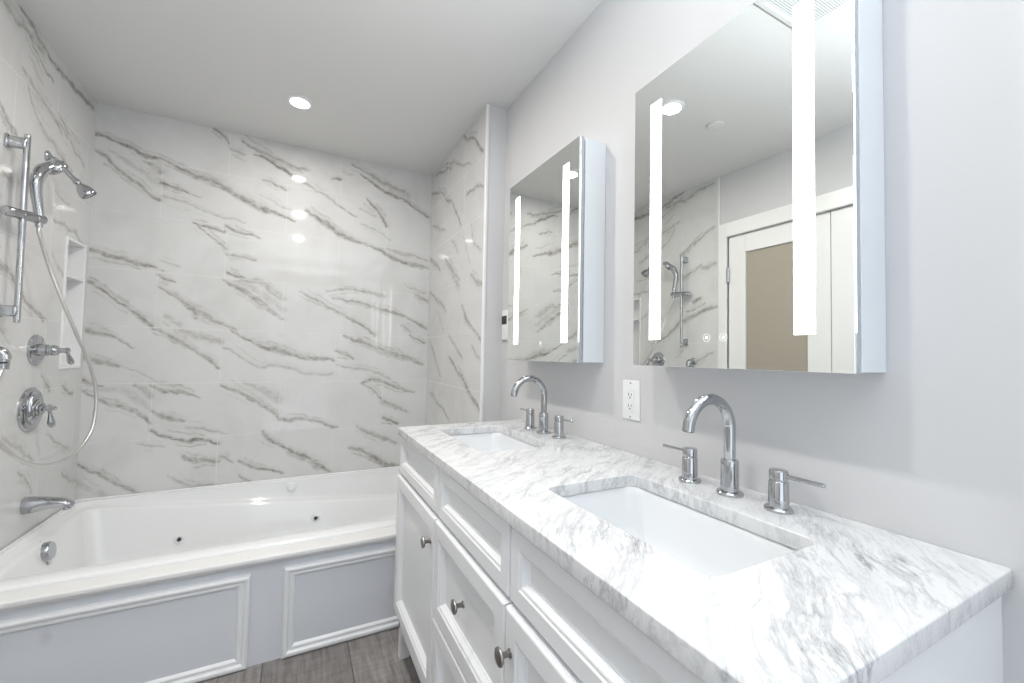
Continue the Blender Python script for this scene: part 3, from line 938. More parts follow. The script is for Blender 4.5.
bm = new_bm()
rings = [
    tub_ring(X0, X1, 1.722, YB - 0.002, 0.012, lambda x, y: 0.02),
    tub_ring(X0, X1, 1.722, YB - 0.002, 0.012, lambda x, y: TZ - 0.010),
    tub_ring(X0 + 0.004, X1 - 0.004, 1.726, YB - 0.004, 0.014, lambda x, y: TZ - 0.002),
    tub_ring(X0 + 0.010, X1 - 0.010, 1.732, YB - 0.008, 0.018, lambda x, y: TZ),
    inset(IN, -0.012, lambda x, y: TZ, 0.055),
    inset(IN, -0.003, lambda x, y: TZ - 0.003, 0.053),
    inset(IN, 0.002, lambda x, y: min(TZ - 0.010, ledge(x, y) + 0.010), 0.050),
    inset(IN, 0.006, lambda x, y: ledge(x, y), 0.05),
    inset(IN, 0.012, lambda x, y: ledge(x, y) - 0.003, 0.05),
    inset(IN, 0.034, lambda x, y: ledge(x, y) - 0.006, 0.055),
    inset(IN, 0.040, lambda x, y: ledge(x, y) - 0.010, 0.055),
    inset(IN, 0.044, lambda x, y: ledge(x, y) - 0.020, 0.055),
    inset(IN, 0.075, lambda x, y: 0.16, 0.06),
    inset(IN, 0.105, lambda x, y: 0.085, 0.10),
    inset(IN, 0.150, lambda x, y: 0.060, 0.11),
    inset(IN, 0.30, lambda x, y: 0.055, 0.05),
]
loft(bm, rings)
obj('basin', bm, M['acrylic'], tub, angle=50)


def back_y(z, x):
    """inner back wall of the tub below the ledge"""
    z1 = ledge(x, 0) - 0.020
    t = (z1 - z) / max(z1 - 0.16, 1e-3)
    return IN[3] - (0.044 + 0.031 * t)


def tub_jet(x, z):
    y = back_y(z, x)
    bm = new_bm()
    lathe(bm, [(0, 0.026), (0.004, 0.025), (0.007, 0.021), (0.008, 0.013), (0.004, 0.010)], (x, y + 0.001, z), (0, -1, 0.12), 28)
    j = obj('jet', bm, M['plastic'], tub)
    bm = new_bm()
    lathe(bm, [(0, 0.0085), (0.0105, 0.0085), (0.0115, 0.006)], (x, y, z), (0, -1, 0.12), 20)
    n = obj('nozzle', bm, M['dark'], j)
    n['label'] = 'dark jet opening'


tub_jet(-1.440, 0.190)
tub_jet(-0.793, 0.195)
bm = new_bm()
lathe(bm, [(0, 0.026), (0.006, 0.026), (0.010, 0.022), (0.013, 0.021), (0.015, 0.016)], (-0.925, IN[3] + 0.001, 0.376), (0, -1, 0.1), 28)
obj('air_button', bm, M['plastic'], tub)
bm = new_bm()
ox = IN[0] + 0.040
lathe(bm, [(-0.012, 0.042), (0.004, 0.046), (0.008, 0.043), (0.012, 0.037), (0.030, 0.036), (0.035, 0.033)], (ox - 0.006, 2.196, 0.347), (1, 0, 0.15), 36)
ov = obj('overflow_cap', bm, M['chrome'], tub)
ov['label'] = 'chrome overflow cap'
bm = new_bm()
tube(bm, [(ox + 0.014, 2.196, 0.309), (ox + 0.017, 2.196, 0.296)], 0.004, 10)
obj('trip_pin', bm, M['chrome'], ov)
bm = new_bm()
lathe(bm, [(0, 0.034), (0.003, 0.033), (0.006, 0.026), (0.009, 0.008)], (-1.56, 2.215, 0.0555), (0, 0, 1), 28)
dr = obj('drain', bm, M['chrome'], tub)
dr['label'] = 'chrome drain'

# white caulk bead is part of the tub surround
bm = new_bm()
tube(bm, [(X0 + 0.004, 1.73, TZ + 0.001), (X0 + 0.004, YB - 0.008, TZ + 0.001), (X1 - 0.004, YB - 0.008, TZ + 0.001)], 0.006, 8)
obj('caulk', bm, M['plastic'], tub)

# panelled apron in front of the tub
ap = thing('tub_apron', 'white painted wooden tub apron with two framed panels on the floor', 'tub panel', (X0, 1.66, 0))
bm = new_bm()
box(bm, X0, X1, 1.660, 1.705, 0.0, 0.386)
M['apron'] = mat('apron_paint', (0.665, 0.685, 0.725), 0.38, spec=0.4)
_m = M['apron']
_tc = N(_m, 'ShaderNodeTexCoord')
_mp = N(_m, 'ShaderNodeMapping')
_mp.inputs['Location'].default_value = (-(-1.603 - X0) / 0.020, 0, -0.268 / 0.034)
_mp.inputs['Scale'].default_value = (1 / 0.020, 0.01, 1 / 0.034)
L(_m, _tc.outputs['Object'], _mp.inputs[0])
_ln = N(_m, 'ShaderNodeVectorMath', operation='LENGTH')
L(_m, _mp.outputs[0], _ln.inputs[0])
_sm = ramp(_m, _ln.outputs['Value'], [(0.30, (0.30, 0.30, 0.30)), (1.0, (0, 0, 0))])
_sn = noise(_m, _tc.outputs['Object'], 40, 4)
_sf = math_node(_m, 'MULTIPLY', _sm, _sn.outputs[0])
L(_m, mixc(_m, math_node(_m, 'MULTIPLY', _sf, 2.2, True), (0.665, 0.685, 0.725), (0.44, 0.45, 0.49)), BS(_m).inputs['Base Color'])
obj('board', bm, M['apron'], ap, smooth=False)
bm = new_bm()
box(bm, X0, X1, 1.636, 1.7215, 0.387, 0.407, 0.005, 3)
box(bm, X0, X1, 1.6465, 1.664, 0.377, 0.388, 0.003)
cl = obj('cap_ledge', bm, M['trim_white'], ap)
MOLD = [(0.0, 0.0), (0.0, 0.010), (0.003, 0.015), (0.010, 0.018), (0.017, 0.016), (0.021, 0.009), (0.026, 0.007), (0.030, 0.009), (0.035, 0.0085), (0.039, 0.005), (0.043, 0.0)]
for (x0, x1, z1) in ((X0 + 0.005, -1.052, 0.345), (-0.942, X1 - 0.02, 0.347)):
    bm = new_bm()
    nested(bm, 'Y', 1.660, -1, x0, x1, 0.0015, z1, MOLD, fill=False)
    obj('panel_moulding', bm, M['cab_white'], ap, angle=25)

# ================================================================== VANITY
van = thing('vanity_cabinet', 'white shaker vanity cabinet under the marble countertop', 'cabinet', (-0.30, 0.75, 0))
VX = -0.533           # front of the carcass
VY0, VY1 = 0.012, 1.483
VT = TOP - 0.0285     # underside of the slab
VB = 0.112
bm = new_bm()
# carcass: ends, back, bottom, top rails, dividers and the face frame
box(bm, VX, -0.0004, VY0, VY0 + 0.019, VB, VT)
box(bm, VX, -0.0004, VY1 - 0.019, VY1, VB, VT)
box(bm, -0.018, -0.010, VY0 + 0.004, VY1 - 0.004, VB + 0.004, VT - 0.002)
box(bm, VX + 0.004, -0.012, VY0 + 0.004, VY1 - 0.004, VB + 0.002, VB + 0.018)
for y in (0.515, 0.962):
    box(bm, VX + 0.004, -0.02, y, y + 0.018, VB + 0.004, VT - 0.19)
box(bm, VX + 0.0005, VX + 0.02, VY0 + 0.001, VY1 - 0.001, VT - 0.016, VT - 0.0005)
box(bm, VX + 0.0005, VX + 0.02, VY0 + 0.001, VY1 - 0.001, 0.693, 0.720)
box(bm, VX + 0.0005, VX + 0.02, VY0 + 0.001, VY1 - 0.001, VB + 0.0005, VB + 0.085)
for y0, y1 in ((VY0, VY0 + 0.03), (0.505, 0.545), (0.962, 1.0), (VY1 - 0.03, VY1)):
    box(bm, VX, VX + 0.021, y0 + (0.0005 if y0 == VY0 else 0), y1 - (0.0005 if y1 == VY1 else 0), VB + 0.0002, VT - 0.0003)
obj('carcass', bm, M['cab_white'], van, smooth=False)
# tapered corner feet
for x, sx in ((VX, 1), (-0.055, 1)):
    for y, sy in ((VY0, 1), (VY1, -1)):
        bm = new_bm()
        r = []
        for z, wv_ in ((VB, 0.052), (VB - 0.01, 0.050), (0.004, 0.036), (0.0, 0.034)):
            xa, xb = (x, x + wv_) if x == VX else (x + 0.045 - wv_, x + 0.045)
            ya, yb = (y, y + wv_) if sy == 1 else (y - wv_, y)
            r.append([(xa, ya, z), (xb, ya, z), (xb, yb, z), (xa, yb, z)])
        loft(bm, r, cap_last=True, cap_first=True)
        obj('foot', bm, M['cab_white'], van, smooth=False)
SHAK = [(0.0, 0.0005), (0.0, 0.017), (0.0015, 0.0205), (0.004, 0.022), (0.041, 0.022), (0.0420, 0.0195), (0.0440, 0.0170), (0.0465, 0.0192), (0.0495, 0.0180), (0.0540, 0.0105), (0.0560, 0.0078), (0.0585, 0.0086), (0.0600, 0.0050)]


def shak(w, dz):
    return [(i if i < 0.03 else w + (i - 0.041), max(dp + dz, 0.0003) if i < 0.0001 else dp + dz) for i, dp in SHAK]


def knob(parent, y, z):
    bm = new_bm()
    lathe(bm, [(-0.001, 0.0085), (0.002, 0.008), (0.004, 0.0055), (0.014, 0.0050), (0.018, 0.0075), (0.020, 0.0145), (0.0225, 0.0165), (0.0255, 0.0158), (0.0275, 0.011), (0.0285, 0.004)], (VX - 0.0235, y, z), (-1, 0, 0), 28)
    k = obj('knob', bm, M['nickel'], parent)
    k['label'] = 'brushed nickel knob'
    return k


def front(name, y0, y1, z0, z1, w=0.041, dz=0.0015):
    bm = new_bm()
    nested(bm, 'X', VX, -1, y0, y1, z0, z1, shak(w, dz))
    return obj(name, bm, M['cab_white'], van, angle=22)


C0, C1, C2, C3 = 0.018, 0.521, 0.979, 1.481
for y0, y1 in ((C0, C1 - 0.003), (C1 + 0.003, C2 - 0.003), (C2 + 0.003, C3)):
    f = front('drawer', y0, y1, 0.7150, 0.858, 0.034, -0.007)
dd = front('door', C2 + 0.003, C3, 0.186, 0.7055)
knob(dd, 1.012, 0.632)
dn = front('door', C0, C1 - 0.003, 0.186, 0.7055)
knob(dn, 0.494, 0.632)
dm = front('drawer', C1 + 0.003, C2 - 0.003, 0.437, 0.7055)
knob(dm, 0.738, 0.592)
dl = front('drawer', C1 + 0.003, C2 - 0.003, 0.186, 0.4305)
knob(dl, 0.738, 0.320)

# countertop with two basin cut-outs
SINKS = [0.3815, 1.166]
SX0, SX1, SHL = -0.424, -0.163, 0.211
cu = bpy.data.curves.new('vanity_countertop', 'CURVE')
cu.dimensions = '2D'
cu.fill_mode = 'BOTH'


def spline(pts):
    sp = cu.splines.new('POLY')
    sp.points.add(len(pts) - 1)
    for q, (x, y) in zip(sp.points, pts):
        q.co = (x, y, 0, 1)
    sp.use_cyclic_u = True


BV = 0.0022
spline(rrect(-0.5588 + BV, -0.0005 - BV, 0.0 + BV, 1.4853 - BV, 0.004, 4))
for yc in SINKS:
    spline(list(reversed(rrect(SX0 - BV, SX1 + BV, yc - SHL - BV, yc + SHL + BV, 0.028, 10))))
cu.extrude = 0.014 - BV
cu.bevel_depth = BV
cu.bevel_resolution = 3
tmp = bpy.data.objects.new('tmp', cu)
COL.objects.link(tmp)
bpy.context.view_layer.update()
me = bpy.data.meshes.new_from_object(tmp.evaluated_get(bpy.context.evaluated_depsgraph_get()))
bpy.data.objects.remove(tmp)
bpy.data.curves.remove(cu)
me.name = 'vanity_countertop'
me.materials.clear()
me.materials.append(M['marble'])
me.polygons.foreach_set('use_smooth', [True] * len(me.polygons))
me.set_sharp_from_angle(angle=math.radians(40))
top = link('vanity_countertop', me)
top.location = (0, 0, TOP - 0.014)
tag(top, 'white grey-veined marble countertop with two basin cut-outs', 'countertop')


# basins
def make_sink(yc):
    zt = TOP - 0.0285
    s = thing('sink', 'x', 'sink', (-0.29, yc, zt - 0.15))
    bm = new_bm()

    def rg(d, z, r, dxf=0.0):
        return [(x, y, z) for x, y in rrect(SX0 - d + dxf, SX1 + d, yc - SHL - d, yc + SHL + d, r, 10)]
    rings = [rg(0.030, zt - 0.012, 0.06), rg(0.030, zt, 0.06), rg(0.006, zt, 0.045), rg(0.003, zt - 0.003, 0.043), rg(0.001, zt - 0.02, 0.042),
             rg(-0.010, zt - 0.085, 0.042), rg(-0.016, zt - 0.112, 0.045), rg(-0.030, zt - 0.128, 0.05), rg(-0.060, zt - 0.134, 0.05), rg(-0.100, zt - 0.138, 0.025)]
    loft(bm, rings)
    # outside of the bowl
    outr = [rg(0.030, zt - 0.012, 0.06), rg(0.012, zt - 0.016, 0.05), rg(0.000, zt - 0.10, 0.05), rg(-0.030, zt - 0.146, 0.05), rg(-0.10, zt - 0.150, 0.02)]
    loft(bm, outr)
    obj('basin', bm, M['porcelain'], s, angle=50)
    bm = new_bm()
    xc = (SX0 + SX1) / 2 + 0.02
    lathe(bm, [(0, 0.030), (0.003, 0.030), (0.005, 0.024), (0.004, 0.018), (0.008, 0.016), (0.0095, 0.004)], (xc, yc, zt - 0.1385), (0, 0, 1), 28)
    k = obj('drain', bm, M['chrome'], s)
    k['label'] = 'chrome drain'
    return s


s1 = make_sink(SINKS[0])
s2 = copy_tree(s1)
s2.location.y = SINKS[1]
tag(s1, 'nearer white undermount sink in the marble countertop, below the larger-looking mirror', 'sink', 'undermount sinks of the vanity')
tag(s2, 'farther white undermount sink in the marble countertop, close to the tub alcove', 'sink', 'undermount sinks of the vanity')


# widespread faucets
def make_faucet(yc):
    f = thing('faucet', 'x', 'faucet', (-0.078, yc, TOP))
    bm = new_bm()
    lathe(bm, [(0.0, 0.0275), (0.005, 0.0275), (0.0075, 0.0255), (0.009, 0.0185), (0.062, 0.0180), (0.073, 0.0180), (0.0755, 0.0165), (0.0760, 0.011)], (-0.078, yc, TOP), (0, 0, 1), 40)
    sp = obj('spout', bm, M['chrome'], f)
    R_, zc, xc = 0.0655, 1.0345, -0.078 - 0.0655
    pts = [(-0.078, yc, TOP + 0.05), (-0.078, yc, TOP + 0.08), (-0.078, yc, TOP + 0.11), (-0.078, yc, zc - 0.01)]
    for k in range(0, 29):
        a = math.radians(172 * k / 28)
        pts.append((xc + R_ * math.cos(a), yc, zc + R_ * math.sin(a)))
    a = math.radians(172)
    tx, tz = -math.sin(a), math.cos(a)
    last = pts[-1]
    pts.append((last[0] + tx * 0.008, yc, last[2] + tz * 0.008))
    bm = new_bm()
    tube(bm, pts, 0.0120, 24)
    obj('gooseneck', bm, M['chrome'], sp)
    bm = new_bm()
    e = pts[-1]
    lathe(bm, [(-0.004, 0.0092), (0.0012, 0.0092), (0.0008, 0.007), (-0.003, 0.006)], e, (tx, 0, tz), 24)
    obj('aerator', bm, M['dark'], sp)
    for sgn in (1, -1):
        yh = yc + sgn * 0.104
        bm = new_bm()
        lathe(bm, [(0.0, 0.0255), (0.0045, 0.0255), (0.007, 0.0235), (0.0085, 0.0182), (0.0565, 0.0172), (0.0580, 0.0162), (0.0585, 0.0152), (0.0605, 0.0152), (0.0612, 0.0166), (0.0765, 0.0166), (0.0785, 0.0154), (0.0790, 0.006)], (-0.078, yh, TOP), (0, 0, 1), 36)
        h = obj('handle', bm, M['chrome'], f)
        bm = new_bm()
        tube(bm, [(-0.078, yh + sgn * 0.010, TOP + 0.0690), (-0.078, yh + sgn * 0.030, TOP + 0.0690), (-0.078, yh + sgn * 0.080, TOP + 0.0690), (-0.078, yh + sgn * 0.0815, TOP + 0.0690)], [0.0042, 0.0042, 0.0042, 0.003], 16)
        obj('lever', bm, M['chrome'], h)
    return f


f1 = make_faucet(0.3885)
f2 = copy_tree(f1)
f2.location.y = 1.160
tag(f1, 'nearer chrome gooseneck faucet with two lever handles, right of the wall outlet', 'faucet', 'widespread faucets of the vanity')
tag(f2, 'farther chrome gooseneck faucet with two lever handles, below the smaller-looking mirror', 'faucet', 'widespread faucets of the vanity')


# ================================================================== MIRROR CABINETS
def make_mirror_cabinet(y0, nbtn):
    wd, z0, z1 = 0.5080, 1.166, 1.9215
    y1 = y0 + wd
    c = thing('mirror_cabinet', 'x', 'mirror cabinet', (0.0, y0 + wd / 2, z0))
    bm = new_bm()
    box(bm, -0.0865, -0.0008, y0 + 0.0012, y1 - 0.0012, z0 + 0.001, z1 - 0.001, 0.0012, 1)
    obj('box', bm, M['cabinet_side'], c, smooth=False)
    # aluminium rim between box and door
    bm = new_bm()
    box(bm, -0.0935, -0.0865, y0 + 0.006, y1 - 0.006, z0 + 0.008, z1 - 0.008)
    obj('gasket', bm, M['chrome_soft'], c, smooth=False)
    bm = new_bm()
    box(bm, -0.1078, -0.0935, y0 + 0.0004, y1 - 0.0004, z0, z1, 0.0008, 1)
    dr_ = obj('door', bm, M['alu'], c, smooth=False)
    bm = new_bm()
    box(bm, -0.1132, -0.1078, y0, y1, z0 - 0.0005, z1 + 0.0005, 0.0006, 1)
    g = obj('mirror_pane', bm, M['mirror'], dr_, smooth=False)
    for yy in (y0 + 0.0585, y1 - 0.0585 - 0.036):
        bm = new_bm()
        box(bm, -0.11345, -0.112, yy, yy + 0.036, z0 + 0.067, z1 - 0.067)
        s = obj('light_strip', bm, M['strip'], dr_, smooth=False)
        s['label'] = 'glowing white light strip'
    bm = new_bm()
    box(bm, -0.1092, -0.1060, y0 - 0.0003, y0 + 0.001, z0 + 0.067, z1 - 0.067)
    obj('edge_light', bm, M['edge_glow'], dr_, smooth=False)
    for yb in nbtn:
        bm = new_bm()
        o = Vector((-0.1136, yb, z0 + 0.067))
        ring = []
        for rr in (0.0090, 0.0082):
            ring.append([bm.verts.new(o + Vector((0, rr * math.cos(2 * math.pi * k / 32), rr * math.sin(2 * math.pi * k / 32)))) for k in range(32)])
        for k in range(32):
            bm.faces.new((ring[0][k], ring[0][(k + 1) % 32], ring[1][(k + 1) % 32], ring[1][k]))
        box(bm, o.x - 0.0001, o.x + 0.0004, yb - 0.003, yb + 0.003, o.z - 0.003, o.z + 0.003, 0.0005)
        obj('touch_button', bm, M['icon'], dr_, smooth=False)
    for zz in (z0 + 0.06, z1 - 0.06):
        bm = new_bm()
        box(bm, -0.0945, -0.0868, y1 - 0.006, y1 + 0.0006, zz - 0.02, zz + 0.02, 0.001)
        obj('hinge', bm, M['chrome_soft'], c, smooth=False)
    return c


m1 = make_mirror_cabinet(0.1412, (0.420, 0.379))
m2 = make_mirror_cabinet(0.9045, (1.135,))
tag(m1, 'nearer lit mirror cabinet reflecting the shower bar and closet doors', 'mirror cabinet', 'lit mirror cabinets over the vanity')
tag(m2, 'farther lit mirror cabinet beside the tiled alcove, reflecting mostly veined tile', 'mirror cabinet', 'lit mirror cabinets over the vanity')

# ================================================================== WALL OUTLETS
ot = thing('wall_outlet', 'white double wall outlet between the mirror cabinets above the countertop', 'outlet', (0, 0.771, 1.055))
bm = new_bm()
nested(bm, 'X', 0.0, -1, 0.734, 0.808, 0.9945, 1.1155, [(0, 0.0005), (0, 0.003), (0.002, 0.0055), (0.006, 0.0065)])
obj('plate', bm, M['plastic'], ot, angle=30)
bm = new_bm()
box(bm, -0.0085, -0.005, 0.7545, 0.7875, 1.021, 1.089, 0.001)
rc = obj('receptacle', bm, M['plastic'], ot, smooth=False)
for zc in (1.038, 1.072):
    bm = new_bm()
    for dy, h in ((0.006, 0.0045), (-0.006, 0.0036)):
        box(bm, -0.0090, -0.0083, 0.771 + dy - 0.0008, 0.771 + dy + 0.0008, zc - h, zc + h)
    lathe(bm, [(0, 0.0024), (0.0006, 0.0024)], (-0.0084, 0.771, zc - 0.0095), (-1, 0, 0), 12)
    obj('slot', bm, M['dark'], rc, smooth=False)
for zc in (1.003, 1.107):
    bm = new_bm()
    lathe(bm, [(0, 0.003), (0.0012, 0.0028), (0.0016, 0.0015)], (-0.0062, 0.771, zc), (-1, 0, 0), 14)
    obj('screw', bm, M['chrome_soft'], ot)
sw = thing('wall_control', 'white wall control with a dark window peeking out behind the farther mirror cabinet', 'control', (0, 1.63, 1.33))
bm = new_bm()
nested(bm, 'X', 0.0, -1, 1.600, 1.684, 1.262, 1.412, [(0, 0.0005), (0, 0.008), (0.002, 0.011), (0.005, 0.012)])
obj('plate', bm, M['plastic'], sw, angle=30)
bm = new_bm()
box(bm, -0.0135, -0.010, 1.626, 1.680, 1.340, 1.382, 0.001)
obj('window', bm, M['dark'], sw, smooth=False)

# ================================================================== CEILING FITTINGS
def make_downlight(x, y):
    c = thing('ceiling_light', 'x', 'ceiling light', (x, y, HC))
    bm = new_bm()
    lathe(bm, [(0.0, 0.062), (0.003, 0.0615), (0.006, 0.058), (0.0075, 0.050), (0.006, 0.0455), (0.002, 0.0445)], (x, y, HC), (0, 0, -1), 48)
    obj('trim_ring', bm, M['plastic'], c)
    bm = new_bm()
    lathe(bm, [(0.0015, 0.0445), (0.0052, 0.0445), (0.0056, 0.040), (0.0060, 0.0005)], (x, y, HC), (0, 0, -1), 48)
    ln = obj('lens', bm, M['lens'], c)
    ln['label'] = 'glowing lens'
    return c


d1 = make_downlight(*DOWN[0])
tag(d1, 'round recessed downlight in the ceiling above the tub side', 'ceiling light', 'recessed downlights')
for k, lab in ((1, 'round recessed downlight reflected beside the left light strip of the nearer mirror'), (2, 'round recessed downlight over the near end of the vanity')):
    c = copy_tree(d1)
    c.location = (DOWN[k][0], DOWN[k][1], HC)
    tag(c, lab, 'ceiling light', 'recessed downlights')

bm = new_bm()
lathe(bm, [(0.0, 0.040), (0.006, 0.040), (0.0062, 0.046), (0.010, 0.045), (0.012, 0.038), (0.0125, 0.0005)], (-1.277, 1.263, HC), (0, 0, -1), 40)
tag(obj('ceiling_disc', bm, M['paint_ceiling']), 'small round white cover disc on the ceiling, seen in the nearer mirror', 'ceiling cover')

vt = thing('ceiling_vent', 'square white slatted exhaust vent in the ceiling, seen at the top of the nearer mirror', 'vent', (-0.85, 0.535, HC))
vx0, vx1, vy0, vy1 = -1.0, -0.70, 0.385, 0.685
bm = new_bm()
nested(bm, 'Z', HC, -1, vx0, vx1, vy0, vy1, [(0, 0.0005), (0.0, 0.004), (0.006, 0.012), (0.022, 0.016), (0.026, 0.012), (0.030, 0.010)], fill=False)
obj('frame', bm, M['vent'], vt, angle=25)
bm = new_bm()
for k in range(32):
    y = vy0 + 0.034 + k * (vy1 - vy0 - 0.068) / 31
    box(bm, vx0 + 0.026, vx1 - 0.026, y - 0.0024, y + 0.0024, HC - 0.011, HC - 0.004)
obj('grille', bm, M['vent'], vt, smooth=False)
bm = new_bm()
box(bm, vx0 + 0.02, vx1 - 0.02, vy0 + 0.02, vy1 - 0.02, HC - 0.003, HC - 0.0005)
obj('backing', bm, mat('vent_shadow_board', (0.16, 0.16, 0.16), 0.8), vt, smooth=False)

# ================================================================== SHOWER FITTINGS
BX, BY = WL + 0.052, 1.963
sb = thing('shower_slide_bar', 'vertical chrome shower slide bar on the veined tile left of the niche', 'shower bar', (WL, BY, 1.3))
bm = new_bm()
lathe(bm, [(0, 0.007), (0.002, 0.0088), (0.014, 0.0094), (0.685, 0.0094), (0.694, 0.0088), (0.696, 0.007)], (BX, BY, 1.270), (0, 0, 1), 24)
obj('bar', bm, M['chrome'], sb)
for z in (1.930, 1.312):
    bm = new_bm()
    box(bm, WL, BX + 0.004, BY - 0.014, BY + 0.014, z - 0.020, z + 0.020, 0.007, 3)
    box(bm, WL + 0.0002, WL + 0.008, BY - 0.018, BY + 0.018, z - 0.024, z + 0.024, 0.003)
    obj('wall_bracket', bm, M['chrome'], sb)
# sliding holder: a block that crosses the bar and carries the hand shower
h0, h1 = Vector((-1.860, 1.905, 1.664)), Vector((-1.806, 2.034, 1.671))
bm = new_bm()
hd = (h1 - h0).normalized()
ln_ = (h1 - h0).length
lathe(bm, [(0, 0.010), (0.004, 0.0165), (0.010, 0.0185), (0.050, 0.0185), (0.052, 0.0170), (0.056, 0.0170), (0.058, 0.0185), (0.098, 0.0185), (0.1, 0.017), (0.104, 0.017), (0.106, 0.0185), (ln_ - 0.006, 0.0185), (ln_, 0.013)], h0, hd, 24)
obj('holder', bm, M['chrome'], sb)

hs = thing('hand_shower', 'chrome hand shower hanging in the slide bar holder with a long hose', 'hand shower', (-1.812, 2.018, 1.67))
pts = smooth_path([(-1.813, 2.018, 1.640), (-1.814, 2.014, 1.700), (-1.820, 2.005, 1.770), (-1.820, 2.004, 1.815), (-1.813, 2.020, 1.860), (-1.800, 2.045, 1.888)], 7)
rad = list(np.interp(np.linspace(0, 1, len(pts)), [0, 0.1, 0.35, 0.6, 0.8, 1.0], [0.0105, 0.0135, 0.0165, 0.0185, 0.021, 0.019]))
bm = new_bm()
tube(bm, pts, rad, 24)
hd_ = obj('handle', bm, M['chrome'], hs)
hc = Vector((-1.795, 2.062, 1.893))
face_dir = Vector((0.42, 0.62, -0.55)).normalized()
bm = new_bm()
lathe(bm, [(-0.026, 0.004), (-0.024, 0.016), (-0.017, 0.029), (-0.006, 0.037), (0.006, 0.039), (0.013, 0.037)], hc, face_dir, 36)
hh = obj('spray_head', bm, M['chrome'], hs)
bm = new_bm()
lathe(bm, [(0.010, 0.034), (0.0145, 0.034), (0.0165, 0.030), (0.0165, 0.0005)], hc, face_dir, 36)
obj('spray_face', bm, M['chrome_soft'], hh)
hose_pts = [(-1.813, 2.018, 1.645), (-1.812, 2.024, 1.610), (-1.802, 2.072, 1.510), (-1.770, 2.105, 1.374), (-1.740, 2.162, 1.236), (-1.722, 2.245, 1.110), (-1.715, 2.300, 0.985), (-1.716, 2.300, 0.863), (-1.722, 2.260, 0.793), (-1.735, 2.187, 0.745), (-1.750, 2.095, 0.727),
            (-1.770, 2.000, 0.741), (-1.790, 1.930, 0.778), (-1.810, 1.882, 0.830), (-1.825, 1.852, 0.896), (-1.832, 1.848, 0.971), (-1.834, 1.868, 1.053), (-1.832, 1.897, 1.120)]
bm = new_bm()
tube(bm, smooth_path(hose_pts, 12), 0.0068, 14)
obj('hose', bm, M['hose'], hs)

el = thing('supply_elbow', 'chrome wall elbow feeding the shower hose below the slide bar', 'pipe fitting', (WL, 1.897, 1.165))
bm = new_bm()
lathe(bm, [(0.0, 0.030), (0.006, 0.030), (0.010, 0.026), (0.013, 0.018)], (WL, 1.897, 1.165), (1, 0, 0), 32)
tube(bm, smooth_path([(WL + 0.004, 1.897, 1.165), (WL + 0.030, 1.897, 1.168), (WL + 0.050, 1.897, 1.158), (WL + 0.055, 1.897, 1.135), (WL + 0.054, 1.897, 1.105)], 6), [0.017] * 6 + [0.0185] * 6 + [0.0175] * 6 + [0.014] * 7, 20)
eb = obj('elbow', bm, M['chrome'], el)
bm = new_bm()
lathe(bm, [(0, 0.0145), (0.006, 0.0145)], (WL + 0.0545, 1.897, 1.124), (0, 0, 1), 20)
obj('seal_ring', bm, M['dark'], el)

# fixed shower head
fs = thing('fixed_shower', 'fixed chrome bell shower head on a wall arm behind the hand shower', 'shower head', (WL, 2.236, 1.985))
bm = new_bm()
lathe(bm, [(0, 0.026), (0.004, 0.026), (0.009, 0.021), (0.012, 0.013)], (WL, 2.236, 1.985), (1, 0, 0), 28)
obj('flange', bm, M['chrome'], fs)
ax = Vector((0.60, 0.22, -0.77)).normalized()
nk = Vector((-1.797, 2.248, 1.902))
bm = new_bm()
tube(bm, smooth_path([(WL + 0.004, 2.236, 1.985), (WL + 0.03, 2.238, 1.975), (-1.835, 2.241, 1.945), nk], 8), 0.0098, 18)
obj('arm', bm, M['chrome'], fs)
bm = new_bm()
lathe(bm, [(-0.012, 0.011), (-0.004, 0.0135), (0.006, 0.0135), (0.008, 0.0105), (0.012, 0.0105), (0.016, 0.0145), (0.022, 0.019), (0.034, 0.026), (0.050, 0.0305), (0.060, 0.0315), (0.064, 0.030)], nk, ax, 32)
bell = obj('bell', bm, M['chrome'], fs)
bm = new_bm()
lathe(bm, [(0.058, 0.0275), (0.0648, 0.0275), (0.0655, 0.026), (0.063, 0.020), (0.063, 0.0005)], nk, ax, 32)
fc = obj('spray_face', bm, M['dark'], fs)
fc['label'] = 'dark nozzle face'


# valves
def lever_shape(bm, a, b, r0, r1):
    a, b = Vector(a), Vector(b)
    p = [a + (b - a) * t for t in np.linspace(0, 1, 12)]
    tube(bm, p, list(np.interp(np.linspace(0, 1, 12), [0, 0.15, 0.3, 0.75, 0.95, 1.0], [r0, r0 * 0.75, r0 * 0.7, r1, r1 * 0.85, r1 * 0.4])), 16)


v1 = thing('shower_valve', 'upper round chrome volume valve with a side lever, left of the niche', 'shower valve', (WL, 2.228, 1.171), 'chrome valves below the shower')
bm = new_bm()
lathe(bm, [(0, 0.064), (0.004, 0.064), (0.008, 0.061), (0.011, 0.050), (0.013, 0.030)], (WL, 2.228, 1.171), (1, 0, 0), 48)
obj('escutcheon', bm, M['chrome'], v1)
bm = new_bm()
lathe(bm, [(0.010, 0.026), (0.038, 0.024), (0.040, 0.0195), (0.045, 0.0195), (0.047, 0.0215), (0.060, 0.0225), (0.068, 0.018), (0.074, 0.011), (0.086, 0.010), (0.092, 0.0125), (0.099, 0.0125), (0.104, 0.008)], (WL, 2.228, 1.171), (1, 0, 0), 32)
obj('stem', bm, M['chrome'], v1)
bm = new_bm()
lever_shape(bm, (WL + 0.095, 2.228, 1.171), (WL + 0.100, 2.262, 1.112), 0.0085, 0.0115)
obj('lever', bm, M['chrome'], v1)

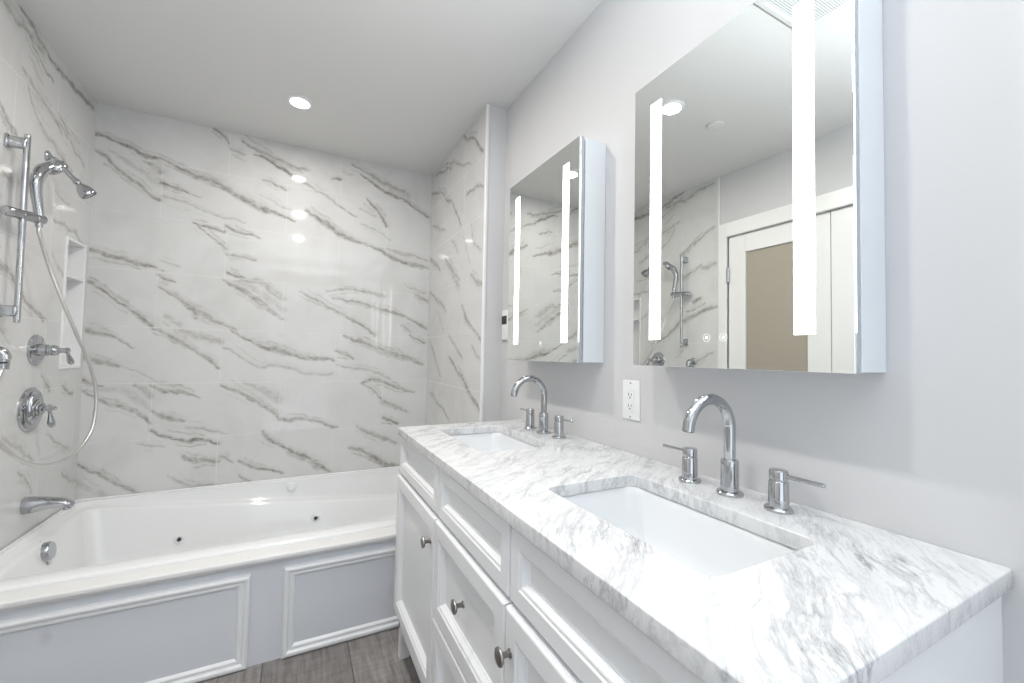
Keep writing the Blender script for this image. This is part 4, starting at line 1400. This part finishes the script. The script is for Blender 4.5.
v2 = thing('shower_valve', 'lower larger chrome mixing valve with an oval plate and drop lever, above the tub spout', 'shower valve', (WL, 2.212, 0.928), 'chrome valves below the shower')
bm = new_bm()
lathe(bm, [(0, 0.090), (0.004, 0.090), (0.008, 0.086), (0.010, 0.074), (0.0105, 0.03)], (WL, 2.212, 0.928), (1, 0, 0), 56)
obj('escutcheon', bm, M['chrome'], v2)
bm = new_bm()
lathe(bm, [(0.008, 0.067), (0.016, 0.066), (0.021, 0.060), (0.022, 0.03)], (WL, 2.205, 0.934), (1, 0, 0), 48, squash=((0, 1, 0), 0.55))
obj('raised_plate', bm, M['chrome'], v2)
bm = new_bm()
lathe(bm, [(0.018, 0.040), (0.026, 0.039), (0.028, 0.031), (0.032, 0.030), (0.034, 0.022), (0.040, 0.021), (0.043, 0.013), (0.050, 0.012), (0.053, 0.016), (0.060, 0.016), (0.063, 0.009), (0.069, 0.0075), (0.073, 0.0085), (0.077, 0.005)], (WL, 2.216, 0.930), (1, 0, 0), 36)
obj('stem', bm, M['chrome'], v2)
bm = new_bm()
lever_shape(bm, (WL + 0.056, 2.216, 0.930), (WL + 0.062, 2.228, 0.850), 0.008, 0.0125)
obj('lever', bm, M['chrome'], v2)

# tub spout
ts = thing('tub_spout', 'chrome tub spout on the left wall just above the tub rim', 'spout', (WL, 2.21, 0.54))
rings = []
for t, zc_, hz, hy in ((0.0, 0.541, 0.034, 0.030), (0.004, 0.541, 0.035, 0.031), (0.03, 0.542, 0.032, 0.029), (0.07, 0.543, 0.025, 0.026), (0.10, 0.541, 0.020, 0.024), (0.122, 0.538, 0.0185, 0.023), (0.138, 0.533, 0.0180, 0.021), (0.150, 0.528, 0.0150, 0.018), (0.156, 0.525, 0.008, 0.011), (0.157, 0.5245, 0.002, 0.003)):
    rings.append([(WL + t * 0.95, 2.21 + hy * math.cos(2 * math.pi * k / 32), zc_ + hz * math.sin(2 * math.pi * k / 32)) for k in range(32)])
bm = new_bm()
loft(bm, rings, True, True)
obj('body', bm, M['chrome'], ts)
bm = new_bm()
lathe(bm, [(0, 0.0135), (0.012, 0.0135), (0.0125, 0.010), (0.004, 0.009)], (WL + 0.128, 2.21, 0.521), (0.1, 0, -1), 20)
obj('outlet', bm, M['chrome_soft'], ts)
